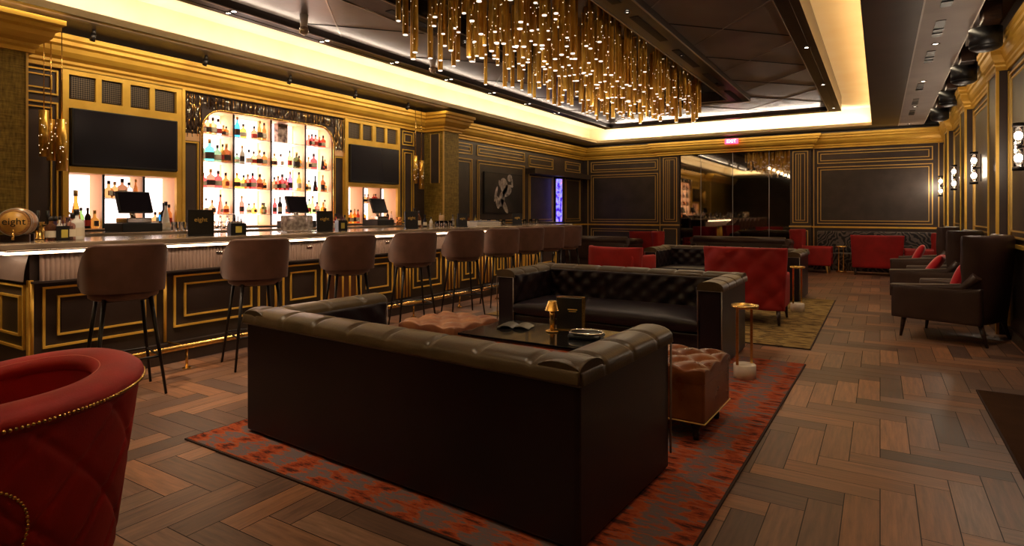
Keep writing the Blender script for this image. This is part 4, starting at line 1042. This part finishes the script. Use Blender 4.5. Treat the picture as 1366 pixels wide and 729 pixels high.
# wall sconces on right pilasters
def sconce(loc,rz,label,grp):
    t_=thing('wall_sconce',label,'lamp',loc,rz,grp)      # front is -y
    mb=MB(); mb.box(-.03,.03,-.02,0,-.2,.2,r=.004); mb.build('backplate',M['black_metal'],t_)
    mb=MB(); mb.cyl((0,-.09,.20),(0,-.09,.235),.05,n=16); mb.build('top_cap',M['black_metal'],t_)
    mb=MB(); mb.cyl((0,-.09,-.235),(0,-.09,-.20),.05,n=16); mb.build('bottom_cap',M['black_metal'],t_)
    mb=MB(); mb.tube([(0,-.02,0),(0,-.09,0)],.01,6); mb.cyl((0,-.09,-.02),(0,-.09,.02),.03,n=12); mb.build('bracket',M['black_metal'],t_)
    for z in (-.11,.11):
        mb=MB(); mb.cyl((0,-.09,z-.085),(0,-.09,z+.085),.036,n=16); mb.build('glass_tube',M['glass'],t_)
        mb=MB(); mb.sphere((0,-.09,z),.027,12,8,sz=1.4); mb.build('bulb',M['bulb'],t_)
    put_light('POINT',(0,-.14,0),20,col=(1,.80,.60),size=.05,parent=t_)
for k,y in enumerate((16.5,13.65,10.9,7.62)):
    if k==0: continue
    sconce((XR,y,2.05),R(-90),'two-bulb wall sconce on the right wall, %s from the back corner'%ordn[k],'sconces on the right wall')
sconce((XR,16.5,2.0),R(-90),'two-bulb wall sconce nearest the back corner on the right wall','sconces on the right wall')
# picture
t_=thing('framed_picture','black framed photograph of a pale leaping figure on the left wall beyond the far pillar','picture',(XL+.02,12.35,1.9))
mb=MB(); mb.box(0,.03,-.86,.86,-.52,.47,r=.004); mb.build('frame',M['black'],t_)
mb=MB(); mb.box(.03,.032,-.83,.83,-.49,.44); mb.build('print',M['art_bg'],t_)
mb=MB(); MM=Matrix(((0,0,1,.0325),(1,0,0,0),(0,1,0,0),(0,0,0,1)))
def blob(cx,cy,rx,ry,a=0,n=14):
    pts=[]
    for k in range(n):
        q=2*pi*k/n; x,y_=rx*cos(q),ry*sin(q); pts.append((cx+x*cos(a)-y_*sin(a),cy+x*sin(a)+y_*cos(a)))
    mb.prism(pts,M=MM,h=.001)
for bl in ((.25,.36,.11,.09,.2),(-.02,.16,.17,.2,.5),(.12,.02,.22,.12,.3),(.22,.16,.2,.035,.0),(.36,.24,.04,.12,.1),(-.2,.2,.05,.1,.4),(-.12,-.16,.2,.13,1.2),(-.38,-.05,.05,.2,-.35),(.0,-.33,.08,.24,.75),(-.30,-.25,.08,.16,.3)): blob(*bl)
mb.build('printed_figure',M['art_fig'],t_)
# violet lit display seen past the wall
t_=thing('light_column','tall narrow violet and blue lit display on the far left wall','screen',(XL+.12,15.15,0))
mb=MB(); mb.box(-.05,.05,-.10,.10,.05,2.40,r=.01); mb.build('casing',M['black'],t_)
mb=MB(); mb.box(.05,.054,-.09,.09,.1,2.36); mb.box(-.046,.046,-.104,-.10,.1,2.36); mb.build('lit_face',M['display'],t_)

# ------------------------------------------------------------------ bottles
PROF={'tall':[(0,0),(.034,0),(.037,.01),(.037,.15),(.034,.175),(.014,.21),(.012,.27)],
      'square':[(0,0),(.046,0),(.048,.01),(.048,.12),(.044,.135),(.015,.155),(.013,.20)],
      'round':[(0,0),(.035,0),(.052,.03),(.055,.06),(.048,.10),(.018,.13),(.013,.19)],
      'cone':[(0,0),(.045,0),(.046,.02),(.026,.17),(.013,.22),(.012,.28)]}
MESH={}
def bmeshes(shape,colr,labk):
    k=(shape,colr,labk)
    if k in MESH: return MESH[k]
    mb=MB(); p=PROF[shape]; top=p[-1]; mb.lathe(p+[(0,top[1])],n=12); o=mb.build('bottle',M['liq_'+colr],None); a=o.data; bpy.data.objects.remove(o)
    mb=MB(); mb.lathe([(0,top[1]-.02),(top[0]+.004,top[1]-.02),(top[0]+.004,top[1]+.022),(0,top[1]+.022)],n=10); o=mb.build('cap',M['cap_black'] if labk!='lab_dark' else M['cap_gold'],None); b_=o.data; bpy.data.objects.remove(o)
    rl=max(r for r,z in p); z0,z1=(.04,.12) if shape in('tall',) else (.03,.09) if shape!='cone' else (.03,.08)
    mb=MB(); 
    if shape in('tall','square'): mb.lathe([(rl+.001,z0),(rl+.001,z1)],n=12)
    else: mb.box(rl*.5,rl+.002,-.02,.02,z0,z1)
    o=mb.build('label',M[labk],None); c_=o.data; bpy.data.objects.remove(o)
    MESH[k]=(a,b_,c_); return MESH[k]
def bottle(x,y,z,colr,shape,h,labk,label,group):
    a,b_,c_=bmeshes(shape,colr,labk)
    base=PROF[shape][-1][1]+.022; s_=h/base
    o=bpy.data.objects.new('bottle',a); o.location=(x,y,z); o.scale=(min(1.25,max(.75,s_))*1.0,)*2+(s_,); link(o); tag(o,label,'bottle',group)
    c=bpy.data.objects.new('cap',b_); link(c,o)
    l=bpy.data.objects.new('label',c_); link(l,o)
    return o
rows=[('top',2.50,[(271,'pink','square',.2),(277,'amber','square',.24),(284,'amber','square',.24),(291,'clear','square',.23),(298,'amber','square',.15),(303,'amber','square',.14),
   (316.5,'blue','tall',.30),(324.5,'orange','square',.21),(339,'brown','square',.2),(346.5,'amber','tall',.29),(353.5,'amber','tall',.27),
   (412,'red','round',.18),(416,'dark red','square',.2),(421,'red','square',.2),(426,'dark red','square',.17),(431,'red','square',.2)]),
 ('second',2.12,[(270,'dark green','tall',.26),(279.5,'teal','square',.31),(290,'dark green','square',.24),(297,'yellow','tall',.26),(303.5,'brown','square',.27),
   (316,'dark green','square',.15),(323,'white','tall',.27),(332,'pink','square',.22),(338.5,'amber','square',.2),(346,'pink','square',.23),(353.5,'amber','square',.21),
   (366,'amber','square',.2),(374.5,'pink','round',.2),(386.5,'green','tall',.27),(395.5,'dark green','square',.25),(402,'orange','square',.2),
   (411.5,'brown','round',.2),(418.5,'dark red','square',.26),(430.5,'black','cone',.24),(438,'amber','square',.18)]),
 ('third',1.755,[(271,'dark red','square',.2),(281,'red','square',.26),(291,'dark red','square',.24),(301,'amber','round',.22),
   (316,'orange','square',.23),(325,'orange','square',.2),(330.5,'red','square',.22),(337,'dark red','square',.24),(346.5,'brown','square',.23),(356,'amber','square',.16),
   (366,'brown','square',.2),(371,'red','square',.22),(376.5,'dark red','square',.25),(382,'dark red','square',.2),(387,'purple','tall',.3),(399.5,'yellow','tall',.30),(405,'amber','square',.18),
   (412,'amber','square',.18),(420.5,'black','cone',.26),(430.5,'brown','tall',.28),(438,'amber','square',.16)]),
 ('bottom',1.38,[(275,'clear','tall',.22),(283,'brown','round',.2),(294,'red','cone',.28),(303,'amber','square',.18),(322.5,'red','tall',.27),(332,'amber','square',.16),(339,'orange','round',.17),(350,'yellow','round',.17),(356,'dark green','square',.17),
   (366.5,'dark red','tall',.25),(373.5,'black','tall',.27),(384,'red','square',.2),(395,'clear','square',.2),(412.5,'green','tall',.25),(417,'green','cone',.3),(423,'red','square',.2),(431,'orange','round',.2),(437,'clear','tall',.24)])]
DIV=[4.705,5.19,5.81,6.45,6.975]; bayn=['first','second','third','fourth']
cnt={}
labs=['lab_white','lab_dark','lab_white','lab_red','lab_dark']
for rn_,z,lst in rows:
    bc=[0,0,0,0]
    for i,(px,colr,sh,h) in enumerate(lst):
        X=XL-.09; y=y_at(px,X)
        k=max(j for j in range(4) if y>=DIV[j] or j==0)
        y=min(max(y,DIV[k]+.065),DIV[k+1]-.065); bc[k]+=1
        bottle(X,y,z,colr,sh,h,labs[i%5],'%s %s bottle, %s from left, %s bay, %s shelf of the arched display'%(colr,sh if sh!='tall' else 'slim',ordn[bc[k]-1],bayn[k],rn_),'bottles in the arched display')
# collage box on top shelf of third bay
y=y_at(377,XL-.08); t_=thing('patterned_gift_box','purple and brown patterned box on the top shelf of the arched display','box',(XL-.12,y,2.50))
mb=MB(); mb.box(-.05,.05,-.09,.09,0,.30,r=.004); mb.build('carton',nz(mat('patterned_carton',(.2,.1,.1),.6),14,2,(.05,.02,.03),(.55,.42,.38)),t_)
mb=MB(); mb.box(.05,.052,-.085,.085,.24,.28); mb.build('printed_band',M['lab_dark'],t_)
# side niches
side=[(88,'brown','square',.22,1.21,0,'left'),(92,'clear','tall',.2,1.21,0,'left'),(108,'green','tall',.25,1.21,0,'left'),(117,'black','tall',.25,1.21,0,'left'),(129,'yellow','round',.22,1.21,0,'left'),
 (145,'amber','round',.21,1.58,1,'left'),(153,'amber','square',.2,1.58,1,'left'),(163,'brown','square',.24,1.58,1,'left'),(172,'clear','square',.2,1.58,1,'left'),(181,'amber','cone',.24,1.58,1,'left'),
 (207,'amber','square',.2,1.21,0,'left'),(213,'blue','square',.2,1.21,0,'left'),(218.5,'black','tall',.32,1.21,0,'left'),(229,'amber','tall',.3,1.21,0,'left'),
 (464,'clear','tall',.26,1.21,0,'right'),(468,'orange','square',.24,1.21,0,'right'),(473,'orange','tall',.26,1.21,0,'right'),(478,'red','tall',.25,1.21,0,'right'),(482,'orange','square',.24,1.21,0,'right'),
 (487,'amber','square',.16,1.58,1,'right'),(491,'brown','square',.16,1.58,1,'right'),(498.5,'red','square',.17,1.58,1,'right'),(503,'red','square',.17,1.58,1,'right'),
 (517,'black','tall',.24,1.21,0,'right'),(522,'clear','tall',.22,1.21,0,'right')]
sc={}
for i,(px,colr,sh,h,z,shf,w_) in enumerate(side):
    X=XL-.08; y=y_at(px,X); kk=(w_,shf); sc[kk]=sc.get(kk,0)+1
    lo,hi=((3.1,4.36) if w_=='left' else (7.29,8.57)); y=min(max(y,lo+.05),hi-.05)
    for dv in (3.50,3.96,7.72,8.16):
        if abs(y-dv)<.06: y=dv+(.065 if y>dv else -.065)
    bottle(X,y,z,colr,sh,h,labs[i%5],'%s %s bottle, %s from left %s the niche under the %s television'%(colr,sh if sh!='tall' else 'slim',(ordn+['tenth','eleventh','twelfth'])[sc[kk]-1],'on the shelf of' if shf else 'standing in',('barrel-end' if w_=='left' else 'far')),'bottles in the side niches')
ZC=1.18
for px,colr,sh,h,lab in ((101,'orange','cone',.47,'very tall orange conical bottle on the back counter under the barrel-end screen'),(223,'white','cone',.36,'pale tall decanter on the back counter right of the barrel-end till')):
    bottle(-7.62 if h>.4 else -7.65,y_at(px,-7.62),ZC,colr,sh,h,'lab_white' if h<.4 else 'lab_dark',lab,'large bottles on the back counter')
# ------------------------------------------------------------------ tills on back counter
def till(px,label):
    X=-7.42; y=y_at(px,X); t_=thing('till',label,'till',(X,y,ZC),R(8),'tills on the back counter')
    mb=MB(); mb.box(-.16,.16,-.24,.24,0,.10,r=.008); mb.build('cash_drawer',M['black'],t_)
    mb=MB(); mb.box(-.1,.1,-.15,.15,.10,.16,r=.01); mb.cyl((-.02,0,.16),(-.05,0,.28),.03,n=12); mb.build('stand',M['chrome'],t_)
    mb=MB(); mb.box(-.02,.02,-.20,.20,-.13,.13,r=.008,M=Matrix.Translation((0,0,.34))@Matrix.Rotation(R(-18),4,'Y')); sc_=mb.build('monitor',M['black'],t_)
    mb=MB(); mb.box(.02,.023,-.185,.185,-.115,.115,M=Matrix.Translation((0,0,.34))@Matrix.Rotation(R(-18),4,'Y')); mb.build('screen',M['screen'],sc_)
till(179,'black till with tilted screen in front of the barrel-end niche'); till(396,'black till with tilted screen in front of the arched display'); till(505,'black till with tilted screen in front of the far niche')
# ------------------------------------------------------------------ things on the front counter
ZB=1.17
def on_bar(px,X): return (X,y_at(px,X),ZB)
# barrel
x,y,z=on_bar(24,-5.83); t_=thing('oak_barrel','small oak barrel with gold head lying on the near end of the bar','barrel',(x,y,z),R(62))
MR=Matrix.Translation((0,0,.155))@Matrix.Rotation(R(90),4,'X')
mb=MB(); mb.lathe([(0,-.15),(.082,-.15),(.098,-.155),(.108,-.09),(.115,0),(.108,.09),(.098,.155),(.082,.15),(0,.15)],n=28,M=MR); mb.build('staves',M['barrel'],t_)
mb=MB()
for q in (-.135,-.08,.08,.135): mb.lathe([(.112-abs(q)*.06,q-.01),(.116-abs(q)*.06,q-.01),(.116-abs(q)*.06,q+.01),(.112-abs(q)*.06,q+.01)],n=28,M=MR)
mb.build('hoop',M['steelhoop'],t_)
mb=MB(); mb.lathe([(0,.151),(.084,.151),(.084,.154),(0,.155)],n=28,M=MR); hd=mb.build('barrel_head',nz(mat('gilded_barrel_head',(.6,.3,.06),.4),8,3,(.45,.2,.04),(.7,.4,.09)),t_)
text('lettering','eight',.075,M['black_ink'],hd,Matrix.Translation((0,-.156,.16))@Matrix.Rotation(R(90),4,'X'))
mb=MB(); mb.box(-.09,.09,-.12,-.07,0,.06,r=.005); mb.box(-.09,.09,.07,.12,0,.06,r=.005); mb.build('cradle',M['wood_dark'],t_)
mb=MB(); mb.tube([(0,-.15,.075),(0,-.19,.07),(0,-.19,.02)],.010,8); mb.cyl((0,-.175,.07),(0,-.175,.10),.006,n=6); mb.build('tap',M['brass'],t_)
def menu(px,X,w,h,rz,label):
    t_=thing('menu_stand',label,'menu',on_bar(px,X),rz,'black menus standing on the bar')
    mb=MB(); mb.box(-.008,.008,-w/2,w/2,0,h,r=.002,M=Matrix.Rotation(R(-3),4,'Y')); mb.build('menu_cover',M['black'],t_)
    mb=MB(); mb.box(-.04,.03,-w/2,w/2,0,.012,r=.002); mb.build('foot_plate',M['black'],t_)
    text('lettering','eight',.06*min(1,w/.2),M['gold_ink'],t_,Matrix.Translation((.0105-.052*h*2.2*0+ -math.tan(R(3))*h*.62,0,h*.62))@Matrix.Rotation(R(90),4,'Z')@Matrix.Rotation(R(90),4,'X'))
menu(268,-5.70,.23,.26,R(-25),'black menu stand with gold lettering on the bar between the first two stools')
menu(433,-5.70,.19,.25,R(-25),'black menu stand with gold lettering on the bar behind the third stool')
menu(549,-5.70,.2,.25,R(-25),'black menu stand with gold lettering on the bar behind the fourth stool')
menu(617,-5.75,.17,.22,R(-25),'small black menu stand on the bar behind the fifth stool')
menu(690,-5.75,.2,.22,R(-25),'small black menu stand near the far end of the bar')
def caddy(px,X,label,w=.12,h=.10,mt=None,straws=True,seed=1):
    t_=thing('bar_caddy',label,'caddy',on_bar(px,X),R(-20),'caddies standing on the bar'); rn=random.Random(seed)
    mb=MB(); mb.box(-w/2,w/2,-w/2,w/2,0,.008); mb.box(-w/2,w/2,-w/2,-w/2+.005,.008,h); mb.box(-w/2,w/2,w/2-.005,w/2,.008,h); mb.box(-w/2,-w/2+.005,-w/2+.005,w/2-.005,.008,h); mb.box(w/2-.005,w/2,-w/2+.005,w/2-.005,.008,h); mb.box(-.003,.003,-w/2+.005,w/2-.005,.008,h)
    mb.build('box',mt or M['black'],t_)
    mb=MB(); mb.box(w/2,w/2+.001,-w*.2,w*.2,h*.2,h*.75); mb.build('paper_label',mat('yellow_label',(.6,.5,.1),.6),t_)
    if straws:
        mb=MB()
        for k in range(12):
            a=rn.uniform(-.4,.4)*w; b_=rn.uniform(-.4,.4)*w; mb.cyl((a,b_,.01),(a+rn.uniform(-.02,.02),b_+rn.uniform(-.02,.02),h+rn.uniform(.04,.09)),.003,n=5)
        mb.build('straws',mat('dark_straws',(.1,.02,.03),.4),t_)
        mb=MB(); mb.box(-w*.35,-.01,-w*.4,w*.4,.01,h+.02); mb.build('napkins',M['paper'],t_)
caddy(316,-5.72,'black napkin caddy on the bar beside the lettered menu near the second stool',.15,.12,seed=3)
caddy(86,-5.78,'dark caddy of straws and napkins beside the oak barrel on the bar',.11,.12,seed=4)
caddy(615,-5.95,'dark caddy on the bar behind the small menu near the fifth stool',.12,.12,seed=5)
caddy(455,-5.95,'caddy of red straws on the bar behind the third stool',.12,.13,seed=6)
for k,(px,X,colr,sh,h,lab) in enumerate(((68,-5.8,'brown','square',.2,'brown squat bottle'),(74,-5.85,'purple','square',.2,'violet squat bottle'),(80,-5.8,'white','tall',.2,'white narrow bottle'),(97,-5.75,'pink','square',.23,'pale pink wide bottle'),(102,-5.75,'white','square',.26,'white wide bottle'),(91,-5.85,'green','square',.19,'green squat bottle'))):
    bottle(*on_bar(px,X),colr,sh,h,'lab_white','%s in the cluster of bottles on the bar beside the oak barrel'%lab,'bottles on the bar by the barrel')
for k,(px,X,colr,h) in enumerate(((553,-6.1,'clear',.3),(559,-6.15,'brown',.26),(567,-6.1,'black',.2),(575,-6.0,'white',.16),(448,-6.1,'red',.22),(460,-6.1,'clear',.2),(604,-6.1,'clear',.2),(625,-6.1,'brown',.2),(634,-6.15,'yellow',.19))):
    bottle(*on_bar(px,X),colr,'tall',h,'lab_white','%s slim bottle on the bar\'s rear edge, %s of nine counting from the barrel'%(colr,ordn[[448,460,553,559,567,575,604,625,634].index(px)]),'slim bottles on the rear edge of the bar')
# clear display case
t_=thing('clear_straw_case','clear ribbed acrylic case on the bar in front of the middle till','container',on_bar(396,-5.95),R(-12))
mb=MB(); mb.box(-.10,.10,-.16,.16,.01,.20,r=.02,seg=3); mb.build('case',nz(mat('frosted_acrylic',(.6,.5,.45),.25,trans=.5,ior=1.15),22,3,(.3,.24,.22),(.85,.78,.72)),t_)
mb=MB(); mb.box(-.12,.12,-.18,.18,0,.01); mb.build('tray',M['chrome'],t_)
mb=MB(); mb.cyl((0,0,.2),(0,0,.235),.02,n=12); mb.build('knob',M['chrome'],t_)
# lantern/copper jug
t_=thing('copper_mug','copper mug on the back counter right of the far till','mug',(-7.35,y_at(532,-7.35),ZC))
mb=MB(); mb.lathe([(0,0),(.05,0),(.055,.02),(.052,.14),(.048,.14),(.045,.02),(0,.015)],n=18); mb.build('body',mat('copper',(.7,.28,.08),.25,metal=.9),t_)
mb=MB(); mb.tube([(.05,0,.11),(.09,0,.10),(.09,0,.05),(.052,0,.04)],.006,6); mb.build('handle',M['brass'],t_)
# glasses rack rows (upside-down glasses)
def glass(x,y,z,label,grp,h=.12,r=.035):
    o=bpy.data.objects.new('drinking_glass',GM); o.location=(x,y,z); o.scale=(r/.035,r/.035,h/.12); link(o); tag(o,label,'glass',grp)
mb=MB(); mb.lathe([(0,0),(.028,0),(.030,.004),(.035,.12),(.033,.12),(.027,.008),(0,.008)],n=14); o=mb.build('g',M['glass']); GM=o.data; bpy.data.objects.remove(o)
k=0
for px in (583,589,595,601,640,652,664,672,700,708,716):
    k+=1; x,y,z=on_bar(px,-5.95 if k%2 else -6.1); glass(x,y,z,'clear tumbler on the far half of the bar, %s from the near end'%(ordn+['tenth','eleventh'])[k-1],'tumblers on the far half of the bar',h=.10)
for i in range(6):
    x,y=-7.2,3.95+i*.09; glass(x,y,ZC,'clear tumbler right of the barrel-end till, %s from left in its row'%ordn[i],'tumblers by the barrel-end till',h=.11)
# glass rack / bottle caddies near arch left
t_=thing('glass_rack','wire rack of upside-down glasses on the back counter left of the arched display','rack',(-7.3,4.55,ZC))
mb=MB()
for q in range(5):
    for w_ in range(2): mb.tube([(-.1+.2*w_,-.2+.1*q,0),(-.1+.2*w_,-.2+.1*q,.2)],.004,6)
for w_ in range(2): mb.tube([(-.1+.2*w_,-.2,.2),(-.1+.2*w_,.2,.2)],.004,6); mb.tube([(-.1+.2*w_,-.2,.1),(-.1+.2*w_,.2,.1)],.003,6)
mb.build('wire_frame',M['chrome'],t_)
for q in range(4):
    mb=MB(); mb.lathe([(.03,.02),(.034,.06),(.026,.11),(.006,.125),(.006,.17),(.03,.18)],(0,-.15+.1*q,0),12); mb.build('stem_glass',M['glass'],t_)
# napkin stack / tray at far bar
t_=thing('plate_stack','white stack of trays with grey top on the far part of the bar','tray',on_bar(646,-5.9),R(-10))
mb=MB()
for q in range(4): mb.box(-.12,.12,-.3,.3,q*.018,q*.018+.014,r=.003)
mb.build('stacked_trays',M['white'],t_)
mb=MB(); mb.box(-.1,.1,-.27,.27,.07,.09,r=.004); mb.build('folded_cloth',mat('grey_cloth',(.2,.19,.22),.8),t_)
t_=thing('utensil_jar','wooden cylindrical jar standing on the bar before the far pillar','jar',on_bar(589,-6.2))
mb=MB(); mb.lathe([(0,0),(.04,0),(.042,.19),(.037,.19),(.035,.01),(0,.01)],n=16); mb.build('jar_body',nz(mat('pale_wood',(.45,.28,.14),.5),8,3,(.38,.22,.1),(.5,.32,.17)),t_)
mb=MB(); mb.cyl((.01,0,.02),(.02,.02,.22),.004,n=6); mb.cyl((-.01,0,.02),(-.02,-.01,.23),.004,n=6); mb.build('stirrers',M['chrome'],t_)
# draft-taps cluster behind barrel
t_=thing('beer_tap','brass beer tap column with two handles behind the oak barrel','tap',on_bar(53,-6.1))
mb=MB(); mb.lathe([(0,0),(.06,0),(.06,.012),(.035,.02),(.032,.14),(.036,.15),(0,.15)],n=18); mb.build('column',M['brass'],t_)
for sg in (-1,1):
    mb=MB(); mb.tube([(.03,sg*.02,.12),(.09,sg*.05,.12),(.09,sg*.05,.08)],.009,8); mb.cyl((.06,sg*.035,.125),(.06,sg*.035,.25),.008,.013,n=10); mb.build('tap_handle',M['black'],t_)

# ------------------------------------------------------------------ lighting
WARM=(1,.80,.50)
def cove_light(x0,x1,y0,y1,e,rot,col=(1,.77,.50)):
    put_light('AREA',((x0+x1)/2,(y0+y1)/2,ZS+.09),e,col,size=x1-x0,size_y=y1-y0,rot=rot,name='cove_led')
L_=YC1-YC0
cove_light(XC0-.22,XC0-.14,YC0,YC1,84,(R(180),R(-12),0))
cove_light(XC1+.10,XC1+.18,YC0,YC1,80,(R(180),R(-25),0),(1,.60,.25))
put_light('AREA',((XC0+XC1)/2,YC1+.2,ZS+.09),62,WARM,size=6.8,size_y=.08,rot=(R(180-25),0,0),name='cove_led')
put_light('AREA',((XC0+XC1)/2,YC0-.2,ZS+.09),80,WARM,size=6.8,size_y=.08,rot=(R(180+25),0,0),name='cove_led')
# unseen fill strips added below the soffit to brighten cornices and walls
put_light('AREA',(-7.14,4.95,ZS-.012),42,(1,.80,.52),size=.03,size_y=8.5,rot=(0,R(48),0),name='added_wall_fill')
put_light('AREA',(-7.14,13.3,ZS-.012),8,(1,.80,.52),size=.03,size_y=6.2,rot=(0,R(48),0),name='added_wall_fill')
put_light('AREA',(-3.3,YB-.7,ZS-.012),15,(1,.80,.52),size=8.2,size_y=.03,rot=(R(48),0,0),name='added_wall_fill')
put_light('AREA',(SX1-.02,8.5,ZS-.012),15,(1,.80,.52),size=.03,size_y=16,rot=(0,R(-48),0),name='added_wall_fill')
# thin light lines inside the coffer frame
put_light('AREA',(FX0+FW+.012,(FY0+FY1)/2,ZF+.035),11,(1,.85,.68),size=.012,size_y=FY1-FY0-.8,rot=(0,R(-115),0),name='coffer_light')
put_light('AREA',((FX0+FX1)/2,FY1-FW-.012,ZF+.035),14,(1,.85,.68),size=FX1-FX0-.8,size_y=.012,rot=(R(-115),0,0),name='coffer_light')
# bar LED
put_light('AREA',(-5.50,(YB0+YB1)/2,1.083),36,(1,.74,.52),size=.03,size_y=YB1-YB0,rot=(0,R(-22),0),name='bar_led')
put_light('AREA',(-5.95,YB0-.17,1.083),1.2,(1,.74,.52),size=.7,size_y=.03,rot=(0,0,0),name='bar_led')
# chandelier glow
for y in (4.9,6,7.1,8.2,9.3,10.4): put_light('POINT',(-3.45,y,3.02),5,(1,.80,.55),size=.03,name='chandelier_glow',parent=None)
# niche light
put_light('AREA',(XL-.3,5.84,2.0),40,(1,.9,.85),size=1.5,size_y=2.2,rot=(0,R(-90),0),name='niche_glow')
w=bpy.data.worlds.new('room_dark'); w.use_nodes=True; w.node_tree.nodes['Background'].inputs[0].default_value=(1,.7,.5,1); w.node_tree.nodes['Background'].inputs[1].default_value=.0
bpy.context.scene.world=w
# ------------------------------------------------------------------ camera
cam=bpy.data.cameras.new('camera'); cam.sensor_width=36; cam.lens=CAM_F/1366*36; cam.shift_y=-(364.5-HY)/1366; cam.clip_start=.05
co=bpy.data.objects.new('camera',cam); co.location=(0,0,1.4); co.rotation_euler=(R(90),0,YAW); link(co)
S=bpy.context.scene; S.camera=co
S.view_settings.view_transform='Standard'; S.view_settings.look='None'; S.view_settings.gamma=1; S.view_settings.use_curve_mapping=False
S.view_settings.exposure=0
